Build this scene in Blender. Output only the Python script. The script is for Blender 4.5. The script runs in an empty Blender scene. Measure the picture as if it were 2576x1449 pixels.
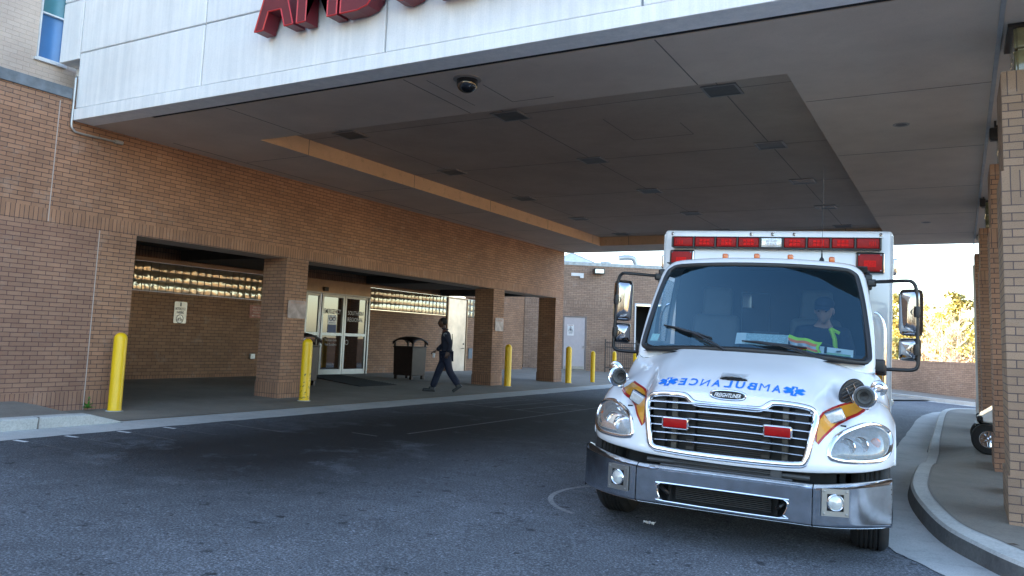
import bpy, math, random
from math import sin, cos, pi, sqrt, radians as RAD
from mathutils import Vector, Matrix
random.seed(7)
C = bpy.context.scene.collection
# ------------------------------------------------------------------ camera
F_PX, CY_PX = 2005.89, 635.81
YAW, PITCH, ROLL = -0.512472, 0.110525, 0.0368884
cam_d = bpy.data.cameras.new('camera'); cam = bpy.data.objects.new('camera', cam_d); C.objects.link(cam)
_r = Vector((cos(YAW), -sin(YAW), 0)); _f = Vector((sin(YAW), cos(YAW), 0)); _u = Vector((0, 0, 1))
_f2 = _f*cos(PITCH)+_u*sin(PITCH); _u2 = _u*cos(PITCH)-_f*sin(PITCH)
_r3 = _r*cos(ROLL)+_u2*sin(ROLL); _u3 = _u2*cos(ROLL)-_r*sin(ROLL)
cam.matrix_world = Matrix((( _r3.x, _u3.x, -_f2.x, 0), (_r3.y, _u3.y, -_f2.y, 0), (_r3.z, _u3.z, -_f2.z, 0), (0, 0, 0, 1)))
cam_d.sensor_width = 36; cam_d.lens = 36*F_PX/2576
cam_d.shift_y = -(724.5-CY_PX)/2576
cam_d.clip_start = 0.05; cam_d.clip_end = 2000
bpy.context.scene.camera = cam
# ------------------------------------------------------------------ light
SUN_EL, SUN_AZ = 19.0, 256.0      # azimuth clockwise from +Y (the direction the sun stands in)
W = bpy.data.worlds.new('World'); bpy.context.scene.world = W; W.use_nodes = True
nt = W.node_tree; bg = nt.nodes['Background']; sky = nt.nodes.new('ShaderNodeTexSky')
sky.sky_type = 'NISHITA'; sky.sun_disc = False; sky.sun_elevation = RAD(SUN_EL); sky.sun_rotation = RAD(SUN_AZ)
sky.air_density = 1.0; sky.dust_density = 1.2; sky.ozone_density = 1.0
nt.links.new(sky.outputs[0], bg.inputs[0]); bg.inputs[1].default_value = 0.15
sl = bpy.data.lights.new('sun', 'SUN'); sun = bpy.data.objects.new('sun', sl); C.objects.link(sun)
sl.energy = 5.0; sl.angle = RAD(0.5); sl.color = (1.0, 0.80, 0.55)
sd = Vector((sin(RAD(SUN_AZ))*cos(RAD(SUN_EL)), cos(RAD(SUN_AZ))*cos(RAD(SUN_EL)), sin(RAD(SUN_EL))))
sun.rotation_euler = sd.to_track_quat('Z', 'Y').to_euler()
vs = bpy.context.scene.view_settings
vs.view_transform = 'Standard'; vs.look = 'None'; vs.exposure = 2.8; vs.gamma = 1.0
# ------------------------------------------------------------------ helpers
WM = {}
def wm(o): return WM.get(o.name, Matrix.Identity(4)) if o else Matrix.Identity(4)
def tag(o, label=None, cat=None, group=None, kind=None):
    if label: o['label'] = label
    if cat: o['category'] = cat
    if group: o['group'] = group
    if kind: o['kind'] = kind
    return o
def empty(name, loc=(0, 0, 0), mtx=None, label=None, cat=None, group=None):
    o = bpy.data.objects.new(name, None); C.objects.link(o); o.empty_display_size = .2
    m = mtx if mtx else Matrix.Translation(loc)
    o.matrix_world = m; WM[o.name] = m.copy()
    return tag(o, label, cat, group)
class MB:
    def __init__(s): s.v = []; s.f = []; s.m = []; s.uv = {}
    def add(s, vs, fs, mi=0):
        n = len(s.v); s.v += [tuple(v) for v in vs]
        for f in fs: s.f.append(tuple(i+n for i in f)); s.m.append(mi)
        return s
    def quad(s, a, b, c, d, mi=0): return s.add([a, b, c, d], [(0, 1, 2, 3)], mi)
    def box(s, x0, x1, y0, y1, z0, z1, mi=0):
        v = [(x, y, z) for z in (z0, z1) for y in (y0, y1) for x in (x0, x1)]
        return s.add(v, [(0, 2, 3, 1), (4, 5, 7, 6), (0, 1, 5, 4), (2, 6, 7, 3), (0, 4, 6, 2), (1, 3, 7, 5)], mi)
    def rbox(s, c, size, rot=None, mi=0, r=0.0):
        """rounded box: centre, full size, rotation matrix"""
        hx, hy, hz = [k/2 for k in size]; vs = []; fs = []
        if r <= 0:
            vs = [Vector((x*hx, y*hy, z*hz)) for z in (-1, 1) for y in (-1, 1) for x in (-1, 1)]
            fs = [(0, 2, 3, 1), (4, 5, 7, 6), (0, 1, 5, 4), (2, 6, 7, 3), (0, 4, 6, 2), (1, 3, 7, 5)]
        else:
            r = min(r, hx*.99, hy*.99, hz*.99); bm_v = {}
            n = 3
            # superposed: sphere-normal mapping on a subdivided cube
            N = 2*n+2
            def co(t, h):
                # t in 0..N-1
                if t <= n: a = (t/n)*pi/4*1.0; return -1, t/n
                return 1, (t-n-1)/n
            pts = {}
            def P(i, j, k):
                key = (i, j, k)
                if key in pts: return pts[key]
                q = []
                for t, h in ((i, hx), (j, hy), (k, hz)):
                    sgn = -1 if t <= n else 1
                    u = (t/n-1) if t <= n else ((t-n-1)/n)
                    q.append((sgn*(h-r), u))
                d = Vector([x[1] for x in q])
                if d.length < 1e-9: d = Vector((0, 0, 0))
                else: d = d.normalized()*r if max(abs(x) for x in d) > .999 else d*r
                pts[key] = len(vs); vs.append(Vector([x[0] for x in q])+d); return pts[key]
            M = N-1
            for i in range(M):
                for j in range(M):
                    fs.append((P(i, j, 0), P(i, j+1, 0), P(i+1, j+1, 0), P(i+1, j, 0)))
                    fs.append((P(i, j, M), P(i+1, j, M), P(i+1, j+1, M), P(i, j+1, M)))
                    fs.append((P(i, 0, j), P(i+1, 0, j), P(i+1, 0, j+1), P(i, 0, j+1)))
                    fs.append((P(i, M, j), P(i, M, j+1), P(i+1, M, j+1), P(i+1, M, j)))
                    fs.append((P(0, i, j), P(0, i, j+1), P(0, i+1, j+1), P(0, i+1, j)))
                    fs.append((P(M, i, j), P(M, i+1, j), P(M, i+1, j+1), P(M, i, j+1)))
        R = rot if rot else Matrix.Identity(3); c = Vector(c)
        return s.add([c+R@v for v in vs], fs, mi)
    def tube(s, pts, r, n=8, closed=False, mi=0, flat=None, cap=True):
        pts = [Vector(p) for p in pts]; N = len(pts); rings = []; prev = None
        rr = r if isinstance(r, (list, tuple)) else [r]*N
        for i, p in enumerate(pts):
            if closed: t = (pts[(i+1) % N]-pts[i-1]).normalized()
            else: t = (pts[min(i+1, N-1)]-pts[max(i-1, 0)]).normalized()
            if prev is None:
                ref = Vector((0, 0, 1)) if abs(t.z) < .9 else Vector((0, 1, 0))
                a = t.cross(ref).normalized()
            else: a = (prev-t*prev.dot(t)).normalized()
            prev = a; b = t.cross(a)
            if flat:  # flat = (direction, width half, depth half)
                d = Vector(flat[0]); d = (d-t*d.dot(t)).normalized(); e = t.cross(d)
                rings.append([p+e*cos(2*pi*k/n)*flat[1]+d*sin(2*pi*k/n)*flat[2] for k in range(n)])
            else: rings.append([p+(a*cos(2*pi*k/n)+b*sin(2*pi*k/n))*rr[i] for k in range(n)])
        vs = [v for g in rings for v in g]; fs = []
        for i in range(N if closed else N-1):
            j = (i+1) % N
            for k in range(n): l = (k+1) % n; fs.append((i*n+k, i*n+l, j*n+l, j*n+k))
        if cap and not closed: fs += [tuple(range(n-1, -1, -1)), tuple(range((N-1)*n, N*n))]
        return s.add(vs, fs, mi)
    def lathe(s, prof, o=(0, 0, 0), axis=(0, 0, 1), n=24, mi=0):
        ax = Vector(axis).normalized(); ref = Vector((1, 0, 0)) if abs(ax.x) < .9 else Vector((0, 1, 0))
        a = ax.cross(ref).normalized(); b = ax.cross(a); o = Vector(o); vs = []; fs = []
        for (r, h) in prof:
            for k in range(n): vs.append(o+ax*h+(a*cos(2*pi*k/n)+b*sin(2*pi*k/n))*max(r, 1e-4))
        for i in range(len(prof)-1):
            for k in range(n): l = (k+1) % n; fs.append((i*n+k, i*n+l, (i+1)*n+l, (i+1)*n+k))
        return s.add(vs, fs, mi)
    def ell(s, c, r, n=16, m=10, rot=None, mi=0):
        R = rot if rot else Matrix.Identity(3); c = Vector(c); vs = []; fs = []
        for i in range(m+1):
            t = pi*i/m
            for k in range(n):
                p = 2*pi*k/n; vs.append(c+R@Vector((r[0]*sin(t)*cos(p), r[1]*sin(t)*sin(p), r[2]*cos(t))))
        for i in range(m):
            for k in range(n): l = (k+1) % n; fs.append((i*n+k, (i+1)*n+k, (i+1)*n+l, i*n+l))
        return s.add(vs, fs, mi)
    def grid(s, fn, nu, nv, mi=0, skip=None, flip=False):
        vs = [fn(i/nu, j/nv) for j in range(nv+1) for i in range(nu+1)]; fs = []
        for j in range(nv):
            for i in range(nu):
                q = (j*(nu+1)+i, j*(nu+1)+i+1, (j+1)*(nu+1)+i+1, (j+1)*(nu+1)+i)
                if skip:
                    cen = (Vector(vs[q[0]])+Vector(vs[q[2]]))/2
                    if skip(cen): continue
                fs.append(q[::-1] if flip else q)
        return s.add(vs, fs, mi)
    def prism(s, poly, z0, z1, mi=0, fn=None):
        """polygon in XY extruded z0..z1; fn(x,y,z) optional map"""
        n = len(poly); g = fn or (lambda x, y, z: (x, y, z))
        vs = [g(x, y, z0) for x, y in poly]+[g(x, y, z1) for x, y in poly]
        fs = [tuple(range(n-1, -1, -1)), tuple(range(n, 2*n))]+[(i, (i+1) % n, n+(i+1) % n, n+i) for i in range(n)]
        return s.add(vs, fs, mi)
    def build(s, name, mats, parent=None, local=False, smooth=False, bevel=0, seg=2, weld=False):
        me = bpy.data.meshes.new(name)
        inv = Matrix.Identity(4) if (local or not parent) else wm(parent).inverted()
        me.from_pydata([inv@Vector(v) for v in s.v], [], s.f)
        if not isinstance(mats, (list, tuple)): mats = [mats]
        for m in mats: me.materials.append(m)
        me.polygons.foreach_set('material_index', [min(i, len(mats)-1) for i in s.m])
        uvl = me.uv_layers.new(name='UVMap'); me.update()
        vv = s.v
        for p in me.polygons:
            f = s.f[p.index]
            a, b, c = Vector(vv[f[0]]), Vector(vv[f[1]]), Vector(vv[f[2]])
            nrm = (b-a).cross(c-a)
            if nrm.length < 1e-12: nrm = Vector((0, 0, 1))
            nrm.normalize()
            if abs(nrm.z) < .8:
                t = Vector((-nrm.y, nrm.x, 0)).normalized()
                if abs(t.x) > abs(t.y): t = t if t.x > 0 else -t
                elif t.y < 0: t = -t
                for li, vi in zip(p.loop_indices, f): q = Vector(vv[vi]); uvl.data[li].uv = (q.dot(t), q.z)
            else:
                for li, vi in zip(p.loop_indices, f): q = vv[vi]; uvl.data[li].uv = (q[0], q[1])
        if smooth:
            me.polygons.foreach_set('use_smooth', [True]*len(me.polygons))
            try: me.set_sharp_from_angle(angle=RAD(smooth if smooth is not True else 40))
            except Exception: pass
        o = bpy.data.objects.new(name, me); C.objects.link(o)
        if parent: o.parent = parent
        WM[o.name] = wm(parent).copy() if parent else Matrix.Identity(4)
        if weld: w = o.modifiers.new('weld', 'WELD'); w.merge_threshold = 1e-4
        if bevel:
            b = o.modifiers.new('bevel', 'BEVEL'); b.width = bevel; b.segments = seg; b.limit_method = 'ANGLE'; b.angle_limit = RAD(40)
        return o
def copy_tree(o, parent=None):
    c = o.copy(); C.objects.link(c)
    if parent: c.parent = parent
    WM[c.name] = wm(o).copy()
    for ch in [k for k in bpy.data.objects if k.parent == o]: copy_tree(ch, c)
    return c
_txt = {}
def text2d(s, bold=0.0):
    key = (s, bold)
    if key in _txt: return _txt[key]
    cu = bpy.data.curves.new('t', 'FONT'); cu.body = s; cu.size = 1; cu.offset = bold; cu.resolution_u = 3
    o = bpy.data.objects.new('t', cu); C.objects.link(o)
    dg = bpy.context.evaluated_depsgraph_get(); me = o.evaluated_get(dg).to_mesh()
    v = [(p.co.x, p.co.y) for p in me.vertices]; f = [tuple(p.vertices) for p in me.polygons]
    o.evaluated_get(dg).to_mesh_clear()
    bpy.data.objects.remove(o); bpy.data.curves.remove(cu)
    xs = [p[0] for p in v]; ys = [p[1] for p in v]
    x0, x1, y0, y1 = min(xs), max(xs), min(ys), max(ys)
    v = [((x-x0)/(x1-x0), (y-y0)/(y1-y0)) for x, y in v]
    _txt[key] = (v, f, (x1-x0)/(y1-y0)); return _txt[key]
def text_on(mb, s, o, ux, uy, h, w=None, mi=0, bold=0.0, centre=True, off=None):
    """writes s with cap height h on the plane o + x*ux + y*uy"""
    v, f, asp = text2d(s, bold); w = w if w else asp*h
    o, ux, uy = Vector(o), Vector(ux).normalized(), Vector(uy).normalized()
    x0 = -w/2 if centre else 0
    mb.add([o+ux*(x*w+x0)+uy*(y*h) for x, y in v], f, mi)
def zg(x, y):
    def ss(t): t = max(0, min(1, t)); return t*t*(3-2*t)
    return -1.5494-.022*max(min(x, 30), -40)-.33*ss((y-25)/11)*ss((x+11)/8)
# ------------------------------------------------------------------ materials
def nmat(name):
    m = bpy.data.materials.new(name); m.use_nodes = True
    return m, m.node_tree, m.node_tree.nodes['Principled BSDF']
def N(t, kind, **kw):
    n = t.nodes.new('ShaderNode'+kind)
    for k, v in kw.items():
        if k.startswith('i_'):
            key = k[2:]; n.inputs[int(key) if key.isdigit() else key.replace('_', ' ')].default_value = v
        else: setattr(n, k, v)
    return n
def ramp(t, fac, stops):
    r = t.nodes.new('ShaderNodeValToRGB'); e = r.color_ramp.elements
    while len(e) > 1: e.remove(e[-1])
    e[0].position, e[0].color = stops[0][0], (*stops[0][1], 1) if len(stops[0][1]) == 3 else stops[0][1]
    for p, c in stops[1:]: k = e.new(p); k.color = (*c, 1)
    t.links.new(fac, r.inputs[0]); return r.outputs[0]
def g3(x): return (x, x, x)
def mixc(t, fac, a, b, mode='MIX'):
    m = t.nodes.new('ShaderNodeMix'); m.data_type = 'RGBA'; m.blend_type = mode
    for inp, v in ((m.inputs[0], fac), (m.inputs[6], a), (m.inputs[7], b)):
        if hasattr(v, 'links') or hasattr(v, 'is_linked'): t.links.new(v, inp)
        elif isinstance(v, (int, float)): inp.default_value = v
        else: inp.default_value = (*v, 1)
    return m.outputs[2]
def simple(name, col, rough=.5, metal=0, var=.12, scale=6, bump=0, bscale=60, coat=0, ior=None, emit=None):
    m, t, b = nmat(name)
    b.inputs['Roughness'].default_value = rough; b.inputs['Metallic'].default_value = metal
    if coat: b.inputs['Coat Weight'].default_value = coat; b.inputs['Coat Roughness'].default_value = .04
    if ior: b.inputs['IOR'].default_value = ior
    tc = N(t, 'TexCoord'); n = N(t, 'TexNoise', i_Scale=scale, i_Detail=4.0, i_Roughness=.6); t.links.new(tc.outputs['Object'], n.inputs[0])
    c = ramp(t, n.outputs[0], [(.3, tuple(x*(1-var) for x in col)), (.7, tuple(min(1, x*(1+var)) for x in col))])
    t.links.new(c, b.inputs['Base Color'])
    if bump:
        n2 = N(t, 'TexNoise', i_Scale=bscale, i_Detail=3.0); t.links.new(tc.outputs['Object'], n2.inputs[0])
        bp = N(t, 'Bump', i_Strength=bump, i_Distance=.01); t.links.new(n2.outputs[0], bp.inputs['Height']); t.links.new(bp.outputs[0], b.inputs['Normal'])
    if emit: b.inputs['Emission Color'].default_value = (*emit[0], 1); b.inputs['Emission Strength'].default_value = emit[1]
    return m
def brick(name, c1=(.42, .230, .137), c2=(.315, .170, .102), mort=(.070, .047, .047), soldier=False, bw=.208, rh=.0652, off=0.0, purple=None):
    m, t, b = nmat(name); uv = N(t, 'UVMap', uv_map='UVMap'); src = uv.outputs[0]
    mp = N(t, 'Mapping'); t.links.new(src, mp.inputs[0])
    if soldier: mp.inputs['Rotation'].default_value = (0, 0, pi/2); mp.inputs['Location'].default_value = (off, 0, 0)
    else: mp.inputs['Location'].default_value = (0, off, 0)
    # slightly uneven joints
    nn = N(t, 'TexNoise', i_Scale=9.0, i_Detail=2.0); t.links.new(src, nn.inputs[0])
    va = N(t, 'VectorMath', operation='SCALE'); va.inputs['Scale'].default_value = .005; t.links.new(nn.outputs['Color'], va.inputs[0])
    vb = N(t, 'VectorMath', operation='ADD'); t.links.new(mp.outputs[0], vb.inputs[0]); t.links.new(va.outputs[0], vb.inputs[1])
    bt = N(t, 'TexBrick', i_Scale=1.0, i_Mortar_Size=.0046, i_Mortar_Smooth=.15, i_Bias=-.1, i_Brick_Width=bw, i_Row_Height=rh)
    bt.offset = 0.0 if soldier else .5
    t.links.new(vb.outputs[0], bt.inputs['Vector'])
    bt.inputs['Color1'].default_value = (*c1, 1); bt.inputs['Color2'].default_value = (*c2, 1); bt.inputs['Mortar'].default_value = (*mort, 1)
    big = N(t, 'TexNoise', i_Scale=.55, i_Detail=5.0, i_Roughness=.6); t.links.new(src, big.inputs[0])
    fine = N(t, 'TexNoise', i_Scale=130.0, i_Detail=3.0); t.links.new(src, fine.inputs[0])
    c = mixc(t, ramp(t, big.outputs[0], [(.35, g3(0)), (.65, g3(1))]), bt.outputs['Color'], (.72, .71, .72), 'MULTIPLY')
    wv = N(t, 'TexNoise', i_Scale=2.3, i_Detail=7.0, i_Roughness=.72); t.links.new(src, wv.inputs[0])
    c = mixc(t, ramp(t, wv.outputs[0], [(.56, g3(0)), (.74, g3(.30))]), c, (.42, .36, .31))
    c = mixc(t, ramp(t, wv.outputs[0], [(.24, g3(.45)), (.40, g3(0))]), c, (.075, .05, .04))
    spk = ramp(t, fine.outputs[0], [(.28, g3(.62)), (.42, g3(1)), (.75, g3(1.12))])
    c = mixc(t, 1.0, c, spk, 'MULTIPLY')
    if purple:
        g2 = N(t, 'TexNoise', i_Scale=1.6, i_Detail=4.0); t.links.new(src, g2.inputs[0])
        c = mixc(t, ramp(t, g2.outputs[0], [(.4, g3(0)), (.62, g3(1))]), c, purple, 'MIX') if False else c
    t.links.new(c, b.inputs['Base Color'])
    b.inputs['Roughness'].default_value = .82
    bp = N(t, 'Bump', i_Strength=.7, i_Distance=.008); bp.invert = True
    t.links.new(bt.outputs['Fac'], bp.inputs['Height'])
    bp2 = N(t, 'Bump', i_Strength=.25, i_Distance=.004); t.links.new(fine.outputs[0], bp2.inputs['Height']); t.links.new(bp.outputs[0], bp2.inputs['Normal'])
    t.links.new(bp2.outputs[0], b.inputs['Normal'])
    return m
def asphalt():
    m, t, b = nmat('asphalt'); tc = N(t, 'TexCoord'); P = tc.outputs['Object']
    agg = N(t, 'TexVoronoi', i_Scale=70.0); t.links.new(P, agg.inputs[0])
    fine = N(t, 'TexNoise', i_Scale=62.0, i_Detail=5.0, i_Roughness=.8); t.links.new(P, fine.inputs[0])
    mid = N(t, 'TexNoise', i_Scale=3.0, i_Detail=6.0, i_Roughness=.65); t.links.new(P, mid.inputs[0])
    big = N(t, 'TexNoise', i_Scale=.35, i_Detail=4.0); t.links.new(P, big.inputs[0])
    base = ramp(t, fine.outputs[0], [(.33, (.028, .031, .036)), (.50, (.096, .104, .118)), (.66, (.30, .32, .355))])
    v = ramp(t, agg.outputs['Color'], [(.0, g3(.8)), (.8, g3(1.05)), (.93, g3(1.15)), (.96, g3(2.6))])
    c = mixc(t, 1.0, base, v, 'MULTIPLY')
    c = mixc(t, 1.0, c, ramp(t, mid.outputs[0], [(.35, g3(.8)), (.6, g3(1.05))]), 'MULTIPLY')
    c = mixc(t, 1.0, c, ramp(t, big.outputs[0], [(.35, g3(.85)), (.65, g3(1.1))]), 'MULTIPLY')
    # oil drips: round dark blots of several sizes
    for sc, th, lo in ((2.6, .16, .42), (4.1, .20, .40), (6.7, .22, .42), (11.0, .24, .45)):
        dn = N(t, 'TexNoise', i_Scale=12.0, i_Detail=2.0); t.links.new(P, dn.inputs[0])
        dd = N(t, 'VectorMath', operation='MULTIPLY_ADD'); t.links.new(dn.outputs['Color'], dd.inputs[0]); dd.inputs[1].default_value = (.16, .16, 0); t.links.new(P, dd.inputs[2])
        vo = N(t, 'TexVoronoi', i_Scale=sc, i_Randomness=1.0); t.links.new(dd.outputs[0], vo.inputs[0])
        sep = N(t, 'SeparateColor'); t.links.new(vo.outputs['Color'], sep.inputs[0])
        # only some cells carry a blot
        rad = N(t, 'MapRange'); rad.inputs[1].default_value = .45; rad.inputs[2].default_value = 1; rad.inputs[3].default_value = 0; rad.inputs[4].default_value = th; t.links.new(sep.outputs[0], rad.inputs[0])
        lt = N(t, 'Math', operation='SUBTRACT'); t.links.new(rad.outputs[0], lt.inputs[0]); t.links.new(vo.outputs['Distance'], lt.inputs[1])
        f = ramp(t, lt.outputs[0], [(0.0, g3(1)), (.035, g3(lo))]); c = mixc(t, 1.0, c, f, 'MULTIPLY')
    # large oily band where ambulances wait
    sx = N(t, 'SeparateXYZ'); t.links.new(P, sx.inputs[0])
    wn = N(t, 'TexNoise', i_Scale=.9, i_Detail=7.0, i_Roughness=.7); t.links.new(P, wn.inputs[0])
    def band(out, lo, hi, soft):
        a = N(t, 'MapRange', interpolation_type='SMOOTHSTEP'); t.links.new(out, a.inputs[0]); a.inputs[1].default_value = lo-soft; a.inputs[2].default_value = lo+soft
        q = N(t, 'MapRange', interpolation_type='SMOOTHSTEP'); t.links.new(out, q.inputs[0]); q.inputs[1].default_value = hi-soft; q.inputs[2].default_value = hi+soft; q.inputs[3].default_value = 1; q.inputs[4].default_value = 0
        r = N(t, 'Math', operation='MULTIPLY'); t.links.new(a.outputs[0], r.inputs[0]); t.links.new(q.outputs[0], r.inputs[1]); return r.outputs[0]
    bx = band(sx.outputs[0], -9.3, -5.3, 1.5); by = band(sx.outputs[1], 4.9, 19.0, 1.5)
    mm = N(t, 'Math', operation='MULTIPLY'); t.links.new(bx, mm.inputs[0]); t.links.new(by, mm.inputs[1])
    wr = ramp(t, wn.outputs[0], [(.30, g3(.35)), (.46, g3(1))])
    m2 = N(t, 'Math', operation='MULTIPLY'); t.links.new(mm.outputs[0], m2.inputs[0]); t.links.new(wr, m2.inputs[1])
    m3 = N(t, 'Math', operation='MULTIPLY'); t.links.new(m2.outputs[0], m3.inputs[0]); m3.inputs[1].default_value = 1.0
    c = mixc(t, m3.outputs[0], c, mixc(t, 1.0, c, (.09, .082, .078), 'MULTIPLY'))
    t.links.new(c, b.inputs['Base Color']); b.inputs['Specular IOR Level'].default_value = .3
    b.inputs['Roughness'].default_value = .85
    bp = N(t, 'Bump', i_Strength=.9, i_Distance=.006); t.links.new(fine.outputs[0], bp.inputs['Height']); t.links.new(bp.outputs[0], b.inputs['Normal'])
    return m
def concrete(name, c1=(.20, .195, .18), c2=(.33, .32, .30), streak=0, rough=.8, fs=60., stain=.25, spot=.72):
    m, t, b = nmat(name); tc = N(t, 'TexCoord'); P = tc.outputs['Object']
    a = N(t, 'TexNoise', i_Scale=1.1, i_Detail=8.0, i_Roughness=.65); t.links.new(P, a.inputs[0])
    c = ramp(t, a.outputs[0], [(.3, c1), (.7, c2)])
    f = N(t, 'TexNoise', i_Scale=fs, i_Detail=4.0, i_Roughness=.7); t.links.new(P, f.inputs[0])
    c = mixc(t, 1.0, c, ramp(t, f.outputs[0], [(.3, g3(1-stain)), (.6, g3(1.04))]), 'MULTIPLY')
    d = N(t, 'TexNoise', i_Scale=7.0, i_Detail=6.0, i_Roughness=.7); t.links.new(P, d.inputs[0])
    c = mixc(t, 1.0, c, ramp(t, d.outputs[0], [(.25, g3(spot)), (.45, g3(1))]), 'MULTIPLY')
    if streak:
        mp = N(t, 'Mapping'); mp.inputs['Scale'].default_value = (5, 5, .22); t.links.new(P, mp.inputs[0])
        s1 = N(t, 'TexNoise', i_Scale=1.6, i_Detail=6.0, i_Roughness=.7); t.links.new(mp.outputs[0], s1.inputs[0])
        c = mixc(t, streak, c, ramp(t, s1.outputs[0], [(.35, (.62, .66, .70)), (.6, g3(1))]), 'MULTIPLY')
    t.links.new(c, b.inputs['Base Color']); b.inputs['Roughness'].default_value = rough
    bp = N(t, 'Bump', i_Strength=.3, i_Distance=.004); t.links.new(f.outputs[0], bp.inputs['Height']); t.links.new(bp.outputs[0], b.inputs['Normal'])
    return m
def glassy(name, tint=(.75, .85, .9), refl=.08, boost=1.0, gcol=(1, 1, 1), haze=0):
    m = bpy.data.materials.new(name); m.use_nodes = True; t = m.node_tree; t.nodes.clear()
    out = N(t, 'OutputMaterial'); tr = N(t, 'BsdfTransparent'); tr.inputs[0].default_value = (*tint, 1)
    gl = N(t, 'BsdfGlossy'); gl.inputs['Roughness'].default_value = .015; gl.inputs[0].default_value = (*gcol, 1); fr = N(t, 'Fresnel'); fr.inputs[0].default_value = 1.5
    mu = N(t, 'Math', operation='MULTIPLY_ADD'); t.links.new(fr.outputs[0], mu.inputs[0]); mu.inputs[1].default_value = boost; mu.inputs[2].default_value = refl; mu.use_clamp = True
    mx = N(t, 'MixShader'); t.links.new(mu.outputs[0], mx.inputs[0]); t.links.new(tr.outputs[0], mx.inputs[1]); t.links.new(gl.outputs[0], mx.inputs[2]); t.links.new(mx.outputs[0], out.inputs[0])
    if haze: df = N(t, 'BsdfDiffuse'); df.inputs[0].default_value = (.50, .50, .48, 1); m2 = N(t, 'MixShader'); m2.inputs[0].default_value = haze; t.links.new(mx.outputs[0], m2.inputs[1]); t.links.new(df.outputs[0], m2.inputs[2]); t.links.new(m2.outputs[0], out.inputs[0])
    return m
M = {}
M['brick'] = brick('tan_brick')
M['soldier'] = brick('tan_soldier_brick', soldier=True, bw=.30, rh=.066)
M['brick_pink'] = brick('reddish_tan_brick', c1=(.38, .22, .145), c2=(.30, .165, .11), mort=(.10, .05, .052))
M['soldier_pink'] = brick('reddish_soldier_brick', c1=(.38, .22, .145), c2=(.30, .165, .11), mort=(.10, .05, .052), soldier=True, bw=.30, rh=.066)
M['brick_gold'] = brick('golden_tan_brick', c1=(.36, .24, .155), c2=(.28, .185, .12), mort=(.10, .07, .068), bw=.218, rh=.0725)
M['soldier_gold'] = brick('golden_soldier_brick', c1=(.36, .24, .155), c2=(.28, .185, .12), mort=(.10, .07, .068), soldier=True, bw=.30, rh=.0725)
M['brick_porch'] = brick('porch_brick_shaded', c1=(.31, .17, .095), c2=(.235, .125, .07), mort=(.035, .024, .026), bw=.235, rh=.078)  # tan brick copy darkened, porch shade put into the colour
M['soldier_porch'] = brick('porch_soldier_brick_shaded', c1=(.31, .17, .095), c2=(.235, .125, .07), mort=(.035, .024, .026), soldier=True, bw=.30, rh=.078)
M['brick_far'] = brick('annex_brick', c1=(.40, .27, .19), c2=(.31, .205, .145), mort=(.06, .045, .05), bw=.25, rh=.082)
M['soldier_far'] = brick('annex_soldier_brick', c1=(.40, .27, .19), c2=(.31, .205, .145), mort=(.06, .045, .05), soldier=True, bw=.30, rh=.082)
M['brick_pale'] = brick('pale_brick', c1=(.62, .50, .41), c2=(.58, .46, .375), mort=(.52, .415, .34), bw=.2, rh=.07)
M['asphalt'] = asphalt()
M['conc'] = concrete('sidewalk_concrete', (.17, .15, .125), (.25, .225, .19))
M['kerb'] = concrete('kerb_concrete', (.38, .385, .37), (.54, .54, .51), fs=40)
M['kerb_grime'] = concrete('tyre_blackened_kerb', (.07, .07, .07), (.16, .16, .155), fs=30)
M['gutter'] = concrete('gutter_concrete', (.36, .37, .365), (.52, .525, .51), fs=70)
M['ground'] = simple('dry_grass', (.42, .28, .13), .95, var=.3, scale=.6, bump=.5, bscale=4)
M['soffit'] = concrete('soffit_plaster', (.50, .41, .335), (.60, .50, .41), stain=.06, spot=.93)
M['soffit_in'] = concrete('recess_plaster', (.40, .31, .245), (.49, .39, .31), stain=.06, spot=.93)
M['fascia'] = concrete('fascia_concrete', (.80, .79, .77), (.90, .89, .87), streak=.35, stain=.04, spot=.95)
M['recess_warm_lit'] = concrete('recess_side', (.62, .42, .26), (.72, .50, .32), stain=.05)  # warm bounce light put into the colour of the left and far sides
M['dark'] = simple('dark_gap', (.012, .012, .012), .9)
M['groove'] = simple('groove_line', (.17, .155, .14), .9)  # dark tone of the joint lines
M['coping'] = simple('grey_coping', (.16, .18, .20), .5, .3, var=.25)
M['copingw'] = simple('pale_coping', (.42, .45, .45), .6, var=.25)
M['yellow'] = simple('yellow_plastic', (.86, .53, .008), .38, var=.06, scale=3)
M['brown'] = simple('brown_metal', (.030, .018, .016), .42, .2, var=.2)
M['alu'] = simple('aluminium', (.34, .34, .33), .4, .8, var=.08)
M['bronze'] = simple('bronze_panel', (.30, .21, .14), .4, .6, var=.15, scale=2)
M['steel_door'] = simple('steel_door', (.62, .52, .44), .32, .65, var=.22, scale=1.6)
M['greydoor'] = simple('grey_door', (.47, .43, .44), .55, var=.05)
M['doorglass'] = simple('door_glass', (.022, .012, .008), .02, 0, var=.2, ior=1.9)
M['winblue'] = simple('blue_window', (.02, .12, .30), .35, .0, var=.25, scale=1.2, ior=1.7)
M['winteal'] = simple('teal_window', (.02, .14, .17), .35, .0, var=.2, scale=1.2, ior=1.7)
M['red_letter'] = simple('red_letter_face', (.145, .008, .018), .4, var=.12)
M['red_edge'] = simple('red_letter_edge', (.55, .03, .03), .4)
M['black'] = simple('black_plastic', (.012, .012, .013), .4, var=.1)
M['rubber'] = simple('rubber', (.018, .018, .018), .75, var=.25, scale=30)
M['white'] = simple('white_sign', (.72, .72, .72), .5, var=.03)
M['signred'] = simple('faded_red_sign', (.30, .11, .08), .5, var=.3, scale=8)
M['signfaded'] = simple('weathered_sign', (.36, .27, .24), .5, var=.35, scale=6)
M['blue_paper'] = simple('blue_paper', (.06, .08, .17), .6)
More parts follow.
